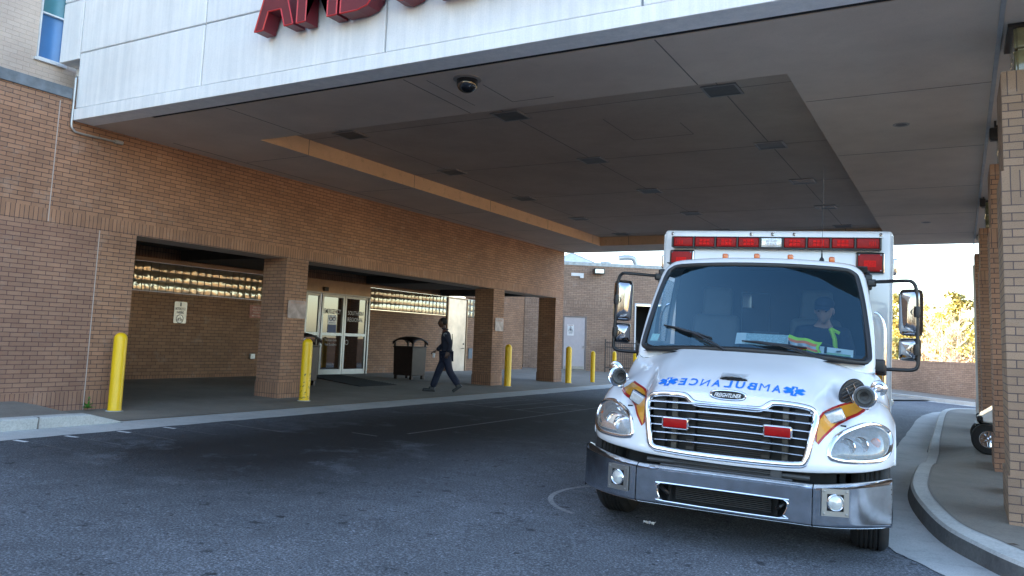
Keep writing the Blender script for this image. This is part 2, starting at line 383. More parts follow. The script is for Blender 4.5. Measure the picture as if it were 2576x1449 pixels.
M['grey_ink'] = simple('grey_ink', (.12, .12, .13), .6)
M['paint_line'] = concrete('worn_white_paint', (.085, .088, .092), (.19, .19, .195), fs=30., stain=.75)
M['paint_fresh'] = concrete('white_paint', (.5, .52, .54), (.72, .73, .74), fs=30.)
M['paint'] = simple('white_paint_body', (.80, .81, .82), .22, 0, var=.02, scale=2, coat=1.0)
M['orange'] = simple('orange_stripe', (.60, .26, .02), .35, var=.08, coat=.5)
M['stripe_red'] = simple('red_stripe', (.38, .008, .012), .35, var=.05, coat=.5)
M['blue_letter'] = simple('blue_letter', (.015, .19, .70), .4, var=.04)
M['chrome'] = simple('chrome', (.80, .81, .83), .06, 1.0, var=.03)
M['chrome_worn'] = simple('bumper_chrome', (.56, .58, .61), .12, 1.0, var=.18, scale=9)
M['mirror_chrome'] = simple('mirror_shell_chrome', (.40, .41, .43), .10, 1.0, var=.08)  # chrome darkened, dark reflections put into the colour
M['chrome_dark'] = simple('dark_chrome', (.25, .25, .26), .2, 1.0, var=.1)
M['lamp_red'] = simple('red_lens', (.34, .003, .004), .35, 0, var=.12, scale=30, ior=1.3)
M['lamp_red_in'] = simple('red_led_cluster', (.72, .012, .010), .5, 0, var=.2, scale=70, ior=1.25)
M['lamp_clear'] = simple('clear_lens', (.62, .64, .62), .10, .2, var=.15, scale=40, coat=1.0)
M['lamp_amber'] = simple('amber_lens', (.60, .12, .006), .3, 0, var=.1, coat=1.0)
M['reflector'] = simple('lamp_reflector', (.42, .43, .43), .38, .55, var=.22, scale=24)
M['glass_lens'] = glassy('headlight_lens', (.80, .84, .86), .03, haze=.26)
M['windshield'] = glassy('windshield_glass', (.66, .74, .77), .045, .9, (.36, .68, .88))
M['cab_grey'] = simple('cab_trim_grey', (.065, .075, .08), .7, var=.1)
M['cab_dark'] = simple('cab_dark', (.018, .02, .024), .7)
M['seat'] = simple('seat_grey', (.065, .07, .07), .7, var=.08)
M['skin'] = simple('skin_light', (.42, .24, .17), .55, var=.06)
M['skin_dark'] = simple('skin_brown', (.085, .042, .028), .5, var=.08)
M['navy'] = simple('navy_cloth', (.010, .014, .030), .8, var=.2, scale=12)
M['navy2'] = simple('navy_trousers', (.008, .012, .032), .8, var=.2, scale=12)
M['hair'] = simple('black_hair', (.008, .007, .007), .7)
M['lime'] = simple('lime_fabric', (.45, .85, .03), .7, var=.08)
M['hiorange'] = simple('orange_fabric', (.95, .20, .04), .7, var=.05)
M['paper'] = simple('paper', (.70, .80, .80), .6, var=.05)
M['green'] = simple('weed_leaf', (.05, .16, .02), .6, var=.3)
M['galv'] = simple('galvanised_pipe', (.45, .46, .46), .4, .6, var=.15)
M['white_cart'] = simple('white_cart_body', (.80, .80, .78), .25, coat=.6, var=.02)
M['lightlens'] = simple('ceiling_lamp_lens', (.08, .08, .075), .5, 0, var=.2)
M['lampframe'] = simple('ceiling_lamp_frame', (.30, .28, .26), .5, .3, var=.1)
def glassblock():
    m, t, b = nmat('glass_block'); uv = N(t, 'UVMap', uv_map='UVMap')
    b.inputs['Base Color'].default_value = (.34, .30, .22, 1); b.inputs['Roughness'].default_value = .06; b.inputs['IOR'].default_value = 1.9; b.inputs['Metallic'].default_value = .3
    n = N(t, 'TexNoise', i_Scale=5.0, i_Detail=1.5, i_Distortion=.6); t.links.new(uv.outputs[0], n.inputs[0])
    bp = N(t, 'Bump', i_Strength=.35, i_Distance=.02); t.links.new(n.outputs[0], bp.inputs['Height']); t.links.new(bp.outputs[0], b.inputs['Normal'])
    return m
M['gblock'] = glassblock()
# ------------------------------------------------------------------ ground
def sheet(name, x0, x1, y0, y1, nx, ny, off, mat, edge=None):
    mb = MB(); mb.grid(lambda u, v: (x0+(x1-x0)*u, y0+(y1-y0)*v, zg(x0+(x1-x0)*u, y0+(y1-y0)*v)+off), nx, ny)
    return tag(mb.build(name, mat), kind='structure')
mb = MB(); mb.grid(lambda u, v: (-500+1000*u, -400+1100*v, -2.75), 4, 4); tag(mb.build('ground', M['ground']), kind='structure')
sheet('road', -9.7, 26, -30, 46, 50, 90, 0, M['asphalt'])
def strip(mb, left, right, off, mi=0, n=1):
    """flat strip between two polylines of equal length, lying on the ground"""
    vs = []
    for (a, b) in zip(left, right):
        for k in range(n+1):
            t = k/n; x, y = a[0]+(b[0]-a[0])*t, a[1]+(b[1]-a[1])*t; vs.append((x, y, zg(x, y)+off))
    fs = [(i*(n+1)+k, i*(n+1)+k+1, (i+1)*(n+1)+k+1, (i+1)*(n+1)+k) for i in range(len(left)-1) for k in range(n)]
    mb.add(vs, fs, mi)
# left gutter, slightly ragged against the asphalt
ys = [-20, -5, 0]+[3+.25*i for i in range(90)]+[27, 30]
rnd = random.Random(3)
mb = MB(); strip(mb, [(-10.3, y) for y in ys], [(-9.53+rnd.uniform(-.02, .02), y) for y in ys], .006, n=2)
tag(mb.build('gutter', M['gutter']), kind='structure')
sheet('sidewalk', -40, -10.3, -20, 46, 16, 44, .010, M['conc'])
# far apron in front of the angled wall
mb = MB(); strip(mb, [(-10.35, 26), (-10.35, 30), (-10.35, 46)], [(-9.0, 26.5), (-4, 33.0), (2, 44)], .007, n=8); tag(mb.build('sidewalk_apron', M['conc']), kind='structure')
# thin joints in the concrete
mb = MB()
for (a, b) in (((-16.4, 10.2), (-10.3, 10.2)), ((-16.4, 13.3), (-10.3, 13.3)), ((-12.6, 16.4), (-10.3, 16.4)), ((-16.4, 22.6), (-10.3, 22.6)), ((-16, 27), (-10.3, 25.8)), ((-14, 31), (-10.4, 27.4))):
    d = Vector((b[0]-a[0], b[1]-a[1])).normalized()*.006; n_ = Vector((-d.y, d.x))
    L = [(a[0]+(b[0]-a[0])*k/6+n_.x, a[1]+(b[1]-a[1])*k/6+n_.y) for k in range(7)]; R_ = [(a[0]+(b[0]-a[0])*k/6-n_.x, a[1]+(b[1]-a[1])*k/6-n_.y) for k in range(7)]
    strip(mb, L, R_, .0145)
strip(mb, [(-10.31, y) for y in range(7, 28)], [(-10.296, y) for y in range(7, 28)], .0145)
tag(mb.build('sidewalk_joints', M['groove']), kind='structure')
# left raised kerb with its ramped end
mb = MB()
prof = [(-16, .15), (6.45, .15), (6.75, .145), (7.25, .012)]
def kx(y): return -10.16
vs = []
for (y, h) in prof:
    for x, hh in ((-10.19, 0), (-10.17, h*.9), (-10.20, h), (-10.36, h), (-10.36, 0)): vs.append((x-(.05 if h < .1 and hh == 0 else 0), y, zg(x, y)+hh+.002))
fs = [(i*5+k, i*5+k+1, (i+1)*5+k+1, (i+1)*5+k) for i in range(3) for k in range(4)]+[(15, 16, 17, 18, 19)]
mb.add(vs, fs); tag(mb.build('kerb', M['kerb']), label='raised concrete kerb ending in a short ramp by the first yellow bollard', cat='kerb')
bpy.data.objects['kerb']['kind'] = 'structure'
for k in ('label', 'category'): del bpy.data.objects['kerb'][k]
mb = MB(); vs = []
for (y, h) in ((-16, .14), (6.6, .14), (7.22, .013), (7.6, .012)):
    for x in (-10.36, -11.2, -11.80): vs.append((x, y, zg(x, y)+h+(0.05*(x < -11) if h > .03 else 0)))
mb.add(vs, [(i*3+k, i*3+k+1, (i+1)*3+k+1, (i+1)*3+k) for i in range(3) for k in range(2)])
tag(mb.build('sidewalk_raised', M['conc']), kind='structure')
# kerb joint line
mb = MB(); mb.box(-10.37, -10.165, 6.05, 6.062, zg(-10.2, 6), zg(-10.2, 6)+.154); tag(mb.build('kerb_joint', M['groove']), kind='structure')
# right island: kerb line, gutter, sidewalk
KO = [(2.2, 5.6), (1.2, 5.95), (.75, 6.3), (.37, 6.76), (.11, 7.21), (-.16, 7.86), (-.38, 8.93), (-.49, 9.83), (-.52, 10.6), (-.515, 11.6), (-.50, 12.6), (-.49, 13.3), (-.48, 14.6), (-.47, 15.4), (-.47, 18), (-.48, 22.4), (-.40, 24.6), (-.1, 26.0), (.6, 27.0), (2.2, 27.6)]
KI = [(2.2, 5.95), (1.3, 6.3), (.82, 6.7), (.48, 7.1), (.24, 7.5), (-.02, 8.0), (-.22, 8.98), (-.32, 9.85), (-.34, 10.6), (-.34, 11.6), (-.33, 12.6), (-.33, 13.3), (-.32, 14.6), (-.32, 15.4), (-.33, 18), (-.33, 22.4), (-.25, 24.4), (.05, 25.7), (.7, 26.6), (2.2, 27.2)]
KH = [.15]*9+[.15, .09, .02, .02, .13, .15, .15, .15, .15, .15, .15]
def cr(P, n=5):
    out = []
    for i in range(len(P)-1):
        p0, p1, p2, p3 = P[max(i-1, 0)], P[i], P[i+1], P[min(i+2, len(P)-1)]
        for k in range(n):
            t = k/n; out.append(tuple(.5*((2*b)+(c-a)*t+(2*a-5*b+4*c-d)*t*t+(-a+3*b-3*c+d)*t**3) for a, b, c, d in zip(p0, p1, p2, p3)))
    return out+[P[-1]]
ko, ki = cr(KO), cr(KI); kh = [h[0] for h in cr([(h,) for h in KH])]; kh = [max(.015, min(.152, h)) for h in kh]
mb = MB(); vs = []
for (o_, i_, h) in zip(ko, ki, kh):
    d = Vector((o_[0]-i_[0], o_[1]-i_[1])).normalized()
    f = (o_[0]+d.x*.035, o_[1]+d.y*.035)
    q = (o_[0]-d.x*.025, o_[1]-d.y*.025)
    vs += [(f[0], f[1], zg(*f)-.01), (o_[0], o_[1], zg(*o_)+h-.025), (q[0], q[1], zg(*q)+h), (i_[0], i_[1], zg(*i_)+max(h, .05 if h > .1 else h)+.0), (i_[0], i_[1], zg(*i_)-.02)]
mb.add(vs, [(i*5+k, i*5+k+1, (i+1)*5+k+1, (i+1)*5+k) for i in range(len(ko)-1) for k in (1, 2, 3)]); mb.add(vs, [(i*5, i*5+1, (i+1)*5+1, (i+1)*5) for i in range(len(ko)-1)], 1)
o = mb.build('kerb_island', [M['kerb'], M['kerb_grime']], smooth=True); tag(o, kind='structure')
mb = MB(); vs = []
for i_, h in zip(ki, kh):
    for k in range(6):
        x = i_[0]+.008+(5.0-i_[0])*(0, .04, .09, .3, .6, 1)[k]; hh = .15 if k > 1 else (h if k == 0 else .6*h+.06); vs.append((x, i_[1], zg(x, i_[1])+hh-.002))
mb.add(vs, [(i*6+k, i*6+k+1, (i+1)*6+k+1, (i+1)*6+k) for i in range(len(ki)-1) for k in range(5)])
tag(mb.build('sidewalk_island', M['conc']), kind='structure')
mb = MB()
L = [(p[0]-.007, p[1]) for p in ki]; R_ = [(p[0]+.016, p[1]) for p in ki]; vs = []
for a, b, h in zip(L, R_, kh): vs += [(a[0], a[1], zg(*a)+h+.003), (b[0], b[1], zg(*b)+h+.003)]
mb.add(vs, [(2*i, 2*i+1, 2*i+3, 2*i+2) for i in range(len(L)-1)])
for y in (9.9, 13.6, 14.2, 18.7, 22.5):
    vs_ = [(x, yy, zg(x, yy)+.1505) for yy in (y, y+.011) for x in (.17, 1.5, 3)]; mb.add(vs_, [(0, 1, 4, 3), (1, 2, 5, 4)])
tag(mb.build('island_joints', M['groove']), kind='structure')
GO = [(2.2, 5.1), (1.2, 5.45), (.5, 6.0), (-.02, 6.55), (-.32, 6.95), (-.56, 7.4), (-.85, 8.8), (-.93, 9.8), (-.95, 10.6), (-.96, 11.6), (-.96, 12.6), (-.96, 13.3), (-.96, 14.6), (-.95, 15.4), (-.95, 18), (-.94, 22.0), (-.80, 24.4), (-.4, 26.3), (.5, 27.6), (2.2, 28.2)]
go = cr(GO); rr_ = random.Random(5)
mb = MB(); strip(mb, [(p[0]+rr_.uniform(-.012, .012), p[1]) for p in go], [(o_[0]+.05, o_[1]) for o_ in ko], .006, n=2)
tag(mb.build('gutter_island', M['gutter']), kind='structure')
# far cross road kerb and sidewalk
mb = MB()
a0, a1 = Vector((-12, 47.5)), Vector((9, 29.5)); dd = (a1-a0).normalized(); nn_ = Vector((-dd.y, dd.x))
if nn_.y < 0: nn_ = -nn_
def fr(o, h, t): p = a0+dd*t+nn_*o; return (p.x, p.y, zg(p.x, p.y)+h)
L_ = (a1-a0).length
for i in range(10):
    t0, t1 = L_*i/10, L_*(i+1)/10-.012
    mb.quad(fr(-.3, .004, t0), fr(-.3, .004, t1), fr(0, .01, t1), fr(0, .01, t0), 1); mb.quad(fr(0, 0, t0), fr(0, 0, t1), fr(.02, .15, t1), fr(.02, .15, t0)); mb.quad(fr(.02, .15, t0), fr(.02, .15, t1), fr(.2, .155, t1), fr(.2, .155, t0)); mb.quad(fr(.2, .155, t0), fr(.2, .155, t1), fr(2.6, .19, t1), fr(2.6, .19, t0), 2)
tag(mb.build('sidewalk_far', [M['kerb'], M['gutter'], M['conc']]), kind='structure')
# painted lines (worn)
mb = MB()
def line(a, b, w=.05, mi=0, off=.004, n=8):
    a, b = Vector(a), Vector(b); d = (b-a).normalized(); q = Vector((-d.y, d.x))*w/2
    strip(mb, [tuple(a+(b-a)*k/n+q) for k in range(n+1)], [tuple(a+(b-a)*k/n-q) for k in range(n+1)], off, mi)
for a, b in (((-9.5, 14.4), (-7.0, 14.37)), ((-9.5, 17.02), (-7.4, 16.75)), ((-9.0, 14.42), (-8.86, 16.8)), ((-8.42, 14.4), (-8.27, 16.75)), ((-7.85, 14.4), (-7.7, 16.8)), ((-7.03, 9.6), (-7.03, 16.2)), ((-7.03, 16.2), (-6.9, 22))): line(a, b, .045)
for y in (5.40, 6.0, 6.70, 7.38): line((-9.50, y), (-9.30, y+.03), .06, 1); line((-9.28, y+.04), (-8.5, y+.05), .014)
line((-9.5, 8.30), (-8.2, 8.31), .03)
line((-7.6, 9.05), (-7.15, 9.05), .035)
arc = [(-2.72+.82*cos(t), 7.42+.92*sin(t)) for t in [RAD(100+150*k/24) for k in range(25)]]
strip(mb, arc, [(-2.72+(p[0]+2.72)*.94, 7.42+(p[1]-7.42)*.94) for p in arc], .004, 2)
for (a, b) in (((-3.45, 7.55), (-2.9, 7.45)), ((-3.2, 7.1), (-2.8, 7.05))): line(a, b, .03, n=2)
line((-5.9, 19.2), (-5.2, 19.9), .09, 1, n=2); line((-5.7, 19.9), (-5.2, 19.3), .07, 1, n=2)
line((-.83, 10.95), (-.66, 11.3), .02, 1, n=1)
tag(mb.build('road_markings', [M['paint_line'], M['paint_fresh'], concrete('worn_ring_paint', (.16, .165, .17), (.36, .365, .37), fs=30., stain=.6)]), kind='structure')
# ------------------------------------------------------------------ brick building with the ambulance porch
XW, XB = -11.72, -16.5; ZO, ZS, ZT = 1.49, 1.70, 3.41
bld = empty('brick_building', (XW, 15, -1.3), label='long tan brick hospital wing with a recessed emergency entrance behind brick columns', cat='building')
def wallquad(mb, p0, p1, z0, z1, mi): mb.quad((p0[0], p0[1], z0), (p1[0], p1[1], z0), (p1[0], p1[1], z1), (p0[0], p0[1], z1), mi)
mb = MB()
YC = 7.64  # control joint
wallquad(mb, (XW, -12), (XW, 24.5), ZS, ZT, 0)
wallquad(mb, (XW, -12), (XW, YC), ZO, ZS, 1); wallquad(mb, (XW, YC), (XW, 24.5), ZO, ZS, 1)
wallquad(mb, (XW, -12), (XW, YC), -1.0, ZO, 2); wallquad(mb, (XW, -12), (XW, YC), -1.6, -1.0, 3)
wallquad(mb, (XW, YC), (XW, 8.29), -1.0, ZO, 0); wallquad(mb, (XW, YC), (XW, 8.29), -1.6, -1.0, 1)
wallquad(mb, (XW, 8.29), (-12.35, 8.29), -1.6, ZO, 0)
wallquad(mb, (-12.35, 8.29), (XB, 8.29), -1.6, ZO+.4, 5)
wallquad(mb, (XW, 24.5), (-12.4, 24.5), ZO, ZT, 0); wallquad(mb, (-12.35, 24.5), (-12.35, 8.3), ZO, ZT, 0)
mb.quad((XW, 8.29, ZO), (XW, 24.5, ZO), (-12.35, 24.5, ZO), (-12.35, 8.29, ZO), 4)
mb.quad((XW, -12, ZT), (XW, 24.5, ZT), (-12.4, 24.5, ZT), (-12.4, -12, ZT), 4)
mb.build('wall', [M['brick'], M['soldier'], M['brick_pink'], M['soldier_pink'], M['soffit'], M['brick_porch']], bld)
mb = MB()
for y, z0, z1 in ((YC, -1.3, ZO), (6.82, ZO+.02, 3.35)): mb.box(XW-.01, XW+.004, y-.007, y+.007, z0, z1)
mb.build('control_joint', simple('pale_sealant', (.45, .38, .34), .8), bld)
mb = MB(); mb.box(XW-.7, XW+.03, -12, 6.98, ZT, ZT+.17); mb.build('coping', M['coping'], bld, bevel=.006)
for (y0, y1) in ((11.66, 12.27), (19.85, 20.47), (23.93, 24.497)):
    mb = MB()
    for f, z0, z1, mi in ((0, -.98, ZO-.001, 0), (.012, -1.45, -.98, 1)):
        x0, x1, a, b = -12.35-f, XW+f+.001, y0-f, y1+f
        wallquad(mb, (x1, a), (x1, b), z0, z1, mi); wallquad(mb, (x0, a), (x1, a), z0, z1, mi); wallquad(mb, (x0, a), (x0, b), z0, z1, mi); wallquad(mb, (x0, b), (x1, b), z0, z1, mi)
        if f: mb.quad((x0, a, z1), (x1, a, z1), (x1, b, z1), (x0, b, z1), mi)
    mb.build('column', [M['brick'], M['soldier']], bld)
# porch back wall, ceiling and beams
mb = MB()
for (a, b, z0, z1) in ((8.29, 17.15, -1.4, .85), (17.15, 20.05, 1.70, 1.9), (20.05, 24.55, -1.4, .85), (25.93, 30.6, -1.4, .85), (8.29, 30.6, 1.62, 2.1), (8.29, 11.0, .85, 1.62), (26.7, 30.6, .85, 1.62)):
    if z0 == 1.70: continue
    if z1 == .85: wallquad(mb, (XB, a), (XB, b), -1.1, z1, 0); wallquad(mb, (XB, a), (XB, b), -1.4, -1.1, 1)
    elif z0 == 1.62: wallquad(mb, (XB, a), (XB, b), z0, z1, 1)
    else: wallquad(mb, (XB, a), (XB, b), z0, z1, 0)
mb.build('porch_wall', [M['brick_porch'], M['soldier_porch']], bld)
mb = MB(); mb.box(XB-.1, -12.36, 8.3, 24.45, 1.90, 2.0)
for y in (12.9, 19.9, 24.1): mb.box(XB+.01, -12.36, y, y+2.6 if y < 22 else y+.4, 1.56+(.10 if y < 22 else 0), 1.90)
mb.build('porch_ceiling', simple('porch_plaster', (.08, .072, .065), .9), bld)  # plaster darkened to deepen the porch shade
mb = MB(); mb.box(XB-.02, XB+.05, 8.5, 17.2, 1.545, 1.635); mb.box(XB-.02, XB+.05, 20.05, 24.5, 1.555, 1.635); mb.build('trim_band', M['bronze'], bld)
def glassblocks(y0, y1, z0, z1, x=XB, axis='y'):
    mb = MB(); n = max(1, round((y1-y0)/.222)); w = (y1-y0)/n; h = (z1-z0)/3
    mb.box(x-.05, x+.004, y0, y1, z0, z1, 1)
    for i in range(n):
        for k in range(3):
            c = (x+.012, y0+w*(i+.5), z0+h*(k+.5)); mb.rbox(c, (.05, w*.955, h*.955), r=.012)
    return mb.build('glass_block_window', [M['gblock'], simple('block_joint', (.34, .30, .22), .7)], bld, smooth=50)
glassblocks(11.0, 17.15, .86, 1.54); glassblocks(20.07, 24.53, .86, 1.55); glassblocks(25.93, 26.7, .86, 1.55)
# sliding entrance doors
ent = empty('entrance_doors', (XB, 18.6, -1.2)); ent.parent = bld; ent.matrix_parent_inverse = Matrix.Identity(4)
ent.matrix_basis = Matrix.Translation((XB-XW, 3.6, .1)); WM[ent.name] = Matrix.Translation((XB, 18.6, -1.2))
mb = MB(); mb.box(XB-.02, XB+.09, 17.15, 20.05, 1.21, 1.62); mb.build('header_panel', M['bronze'], ent, bevel=.006)
mb = MB()
for y in (17.15, 20.0): mb.box(XB-.02, XB+.10, y, y+.06, -1.2, 1.21)
mb.box(XB-.02, XB+.11, 17.15, 20.06, 1.205, 1.245)
for (a, b, dx) in ((17.22, 17.84, .0), (17.86, 18.86, .04), (18.90, 19.98, .02)):
    for y in (a, b-.075): mb.box(XB+dx, XB+dx+.05, y, y+.075, -1.19, 1.20)
    mb.box(XB+dx, XB+dx+.048, a+.075, b-.075, 1.12, 1.20); mb.box(XB+dx, XB+dx+.048, a+.075, b-.075, -1.19, -1.03); mb.box(XB+dx, XB+dx+.048, a+.075, b-.075, -.03, .06)
mb.build('door_frame', M['alu'], ent, bevel=.004)
mb = MB(); mb.box(XB+.01, XB+.02, 17.29, 17.78, -1.03, 1.12); mb.box(XB+.04, XB+.05, 17.93, 18.79, -1.03, 1.12); mb.box(XB+.03, XB+.04, 18.97, 19.91, -1.03, 1.12); mb.build('door_glass', M['doorglass'], ent)
mb = MB(); mb.box(XB+.09, XB+.16, 17.86, 18.03, 1.28, 1.40); mb.build('motion_sensor', M['black'], ent, bevel=.01)
X_ = XB+.056; LMt = simple('door_lettering', (.36, .35, .34), .5)
for (t_, y_, z_, h_, w_) in (('EMERGENCY', 18.36, .62, .15, .74), ('This Area Is Under', 18.36, -.20, .075, .52), ('Video Surveillance', 18.36, -.33, .075, .52), ('SOUTHERN', 19.44, .62, .13, .74), ('REGIONAL', 19.44, .42, .13, .74)):
    mb = MB(); text_on(mb, t_, (X_ if y_ < 19 else XB+.046, y_, z_), (0, 1, 0), (0, 0, 1), h_, w_, bold=.01 if h_ > .1 else 0); mb.build('lettering', LMt, ent)
mb = MB(); mb.lathe([(.075, 0), (.06, .001)], (XB+.048, 19.08, -.22), (1, 0, 0), 20); mb.build('door_badge', LMt, ent)
mb = MB(); mb.box(XB+.051, XB+.057, 18.18, 18.56, .31, .59); mb.build('poster', M['white'], ent)
mb = MB(); mb.box(XB+.051, XB+.0575, 18.18, 18.56, -.03, .30); mb.build('poster', M['blue_paper'], ent)
mb = MB()
for y in (18.30, 18.44): mb.tube([(XB+.060, y+.055*cos(2*pi*k/16), .47+.06*sin(2*pi*k/16)) for k in range(16)], .012, 5, closed=True)
mb.box(XB+.057, XB+.059, 18.22, 18.52, .345, .36)
mb.build('poster_print', M['blue_paper'], ent)
# steel service door
sd_ = empty('steel_door', (XB, 25.2, -1.2)); sd_.parent = bld; sd_.matrix_basis = Matrix.Translation((XB-XW, 10.2, .1)); WM[sd_.name] = Matrix.Translation((XB, 25.2, -1.2))
mb = MB(); mb.box(XB, XB+.05, 24.63, 25.85, -1.19, 1.50); mb.build('door_leaf', M['steel_door'], sd_, bevel=.006)
mb = MB()
for y in (24.55, 25.87): mb.box(XB-.02, XB+.08, y, y+.06, -1.2, 1.56)
mb.box(XB-.02, XB+.08, 24.61, 25.87, 1.505, 1.56); mb.build('door_frame', M['bronze'], sd_, bevel=.004)
mb = MB(); mb.tube([(XB+.05, 25.70, -.33), (XB+.11, 25.70, -.33), (XB+.11, 25.55, -.34)], .014, 8); mb.build('handle', M['black'], sd_, smooth=True); mb = MB(); mb.lathe([(.03, 0), (.03, .03), (.001, .032)], (XB+.05, 25.72, -.17), (1, 0, 0), 12); mb.build('lock', M['black'], sd_, smooth=True)
mb = MB(); mb.box(XB, XB+.03, 26.16, 26.44, -.72, -.33); mb.build('wall_panel', simple('vent_grey', (.10, .12, .14), .5), bld, bevel=.005)
mb = MB(); mb.box(XB, XB+.06, 15.28, 15.44, -.72, -.58); mb.build('outlet_box', M['galv'], bld, bevel=.01)
# conduit on the brick wall
mb = MB(); cx = XW+.04
mb.tube(cr([(cx, 7.0, 3.75), (cx, 7.0, 3.3), (cx, 7.0, 3.02), (cx, 7.04, 2.95), (cx, 7.12, 2.92), (cx, 7.5, 2.925), (cx, 7.72, 2.93)], 4), .016, 8)
mb.tube([(cx, 7.72, 2.93), (cx, 7.86, 2.935)], .032, 8)
tag(mb.build('conduit', M['galv'], smooth=True), 'thin grey metal conduit bent down the brick wall beside the white canopy corner', 'pipe')
# tall pale wing above and behind
tw = empty('pale_brick_tower', (-13, 0, 3.4), label='pale brick hospital block rising above the tan brick wing, with a tall blue window strip', cat='building')
XT, TH = -12.42, 11.0
mb = MB()
for (a, b, z0, z1) in ((-26, 6.78, 3.2, TH), (7.21, 24.2, 3.2, TH), (6.78, 7.21, 3.2, 4.11), (6.78, 7.21, 9, TH)): wallquad(mb, (XT, a), (XT, b), z0, z1, 0)
mb.box(-34, XT-.002, -26, 24.2, TH-.1, TH+.2, 1); wallquad(mb, (XT, 24.2), (-34, 24.2), 3.2, 16, 0); wallquad(mb, (XT, -26), (-34, -26), 3.2, 16, 0); wallquad(mb, (-34, -26), (-34, 24.2), 3.2, 16, 0)
mb.build('wall', [M['brick_pale'], M['coping']], tw)
wf = MB()
for y in (6.78, 7.19): wf.box(XT-.06, XT+.03, y-.0, y+.022, 4.11, 9)
for z in (4.11, 4.84, 5.6, 6.4, 7.2, 8): wf.box(XT-.055, XT+.028, 6.802, 7.19, z, z+.025)
wf.box(XT-.06, XT+.05, 6.74, 7.25, 4.07, 4.11)
fo = wf.build('window_frame', simple('window_frame_white', (.6, .6, .6), .4), tw)
mb = MB(); mb.box(XT-.05, XT-.03, 6.80, 7.2, 4.13, 4.84); mb.build('pane', M['winblue'], fo); mb = MB(); mb.box(XT-.05, XT-.03, 6.80, 7.2, 4.866, 9); mb.build('pane', M['winteal'], fo)
# ------------------------------------------------------------------ canopy
ZC = 3.09; YF = 7.047; YE = 24.75
RX0, RX1, RY0, RY1, ZR = -9.82, -1.62, 9.0, 23.1, 3.36
XR = 3.4
can = empty('canopy', (-5.7, 15, ZC), label='wide plaster canopy over the ambulance bay with a white panelled concrete front', cat='canopy')
mb = MB()
xs_ = [-11.72, -8.90, -5.765, -2.62, .52, 3.66]
rows = [(3.285, 4.150), (4.168, 5.04), (5.058, 5.95)]
for i in range(5):
    for (z0, z1) in rows: mb.box(xs_[i]+.013, xs_[i+1]-.013, YF, YF+.1, z0, z1)
for (z0, z1) in rows[1:]: mb.box(-12.25, -11.735, YF+.002, YF+.1, z0-.09 if z0 < 4.5 else z0, z1)
mb.build('fascia_panel', M['fascia'], can, bevel=.012)
mb = MB(); mb.box(-11.71, 3.66, YF-.028, YF+.32, ZC, 3.268); mb.build('fascia_lip', M['fascia'], can, bevel=.008)
mb = MB(); mb.box(-11.7, 3.64, YF+.04, YF+.3, 3.268, 5.94, 0); mb.build('fascia_back', simple('joint_backing', (.30, .32, .34), .8), can)  # grey backing seen between the fascia panels
mb = MB(); mb.box(-12.26, -11.72, YF+.1, YF+3.2, 4.08, 4.16); mb.box(-12.26, 3.66, YF+.3, YE, 3.95, 4.1); mb.build('roof_slab', M['fascia'], can)
mb = MB()
def sof(x0, x1, y0, y1): mb.box(x0, x1, y0, y1, ZC, ZC+.12)
YS = 7.44
sof(-11.72, RX0, YS, YE); sof(RX1, XR+1, YS, YE); sof(RX0, RX1, YS, RY0); sof(RX0, RX1, RY1, YE)
sof(-11.72, -10.35, YF+.32, YS)
mb.build('soffit', M['soffit'], can)
mb = MB(); mb.box(-10.35, XR+1, YF+.32, YS, ZC+.010, ZC+.1)  # dark strip set nearly flush, painting in the gap's shade
def gl(x0, x1, y0, y1, z=ZC): mb.box(x0, x1, y0, y1, z-.0022, z+.004)
mb.build('soffit_gap', M['dark'], can)
mb = MB()
for x in (-8.87, -5.79, -2.63): gl(x-.007, x+.007, YS+.02, RY0-.01)
for x in (-8.87, -5.79, -2.63): gl(x-.007, x+.007, RY0+.01, RY1-.01, ZR)
for x in (-11.42,): gl(x-.010, x+.010, 8.6, YE-.3)
for y in (10.1, 13.2, 16.3, 19.4, 22.5): gl(RX0+.02, RX1-.02, y-.005, y+.005, ZR)
for y in (10.15, 13.2, 16.3, 19.4, 22.5): gl(RX1+.02, .38, y-.007, y+.007); gl(-11.38, RX0-.02, y-.006, y+.006)
for (x0, x1, y0, y1) in ((-5.55, -5.54, 7.6, 8.7), (-5.0, -4.99, 8.0, 8.75), (-4.99, -4.4, 8.745, 8.755)): gl(x0, x1, y0, y1)
for (x0, x1, y0, y1) in ((-4.6, -4.59, 10.8, 12.1), (-4.6, -3.6, 12.1, 12.11), (-3.6, -3.59, 11.4, 12.1)): gl(x0, x1, y0, y1, ZR)
mb.build('soffit_joint', M['groove'], can)
mb = MB()
q_ = .004
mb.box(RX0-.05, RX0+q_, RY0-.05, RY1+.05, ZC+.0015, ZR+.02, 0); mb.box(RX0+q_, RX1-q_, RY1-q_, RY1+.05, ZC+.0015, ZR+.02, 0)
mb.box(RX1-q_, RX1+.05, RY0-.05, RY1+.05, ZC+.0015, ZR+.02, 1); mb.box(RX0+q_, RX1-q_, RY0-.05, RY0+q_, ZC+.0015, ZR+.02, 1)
mb.build('recess_side', [M['recess_warm_lit'], M['soffit_in']], can)
for y in (10.1, 13.2, 16.3, 19.4, 22.5): mb = MB(); mb.box(RX0, RX0+.006, y-.006, y+.006, ZC+.003, ZR); mb.build('recess_joint', M['groove'], can)
for x in (-8.87, -5.79, -2.63): mb = MB(); mb.box(x-.006, x+.006, RY1-.006, RY1, ZC+.003, ZR); mb.build('recess_joint', M['groove'], can)
mb = MB(); mb.box(RX0-.05, RX1+.05, RY0-.05, RY1+.05, ZR, ZR+.1); mb.build('recess_ceiling', M['soffit_in'], can)
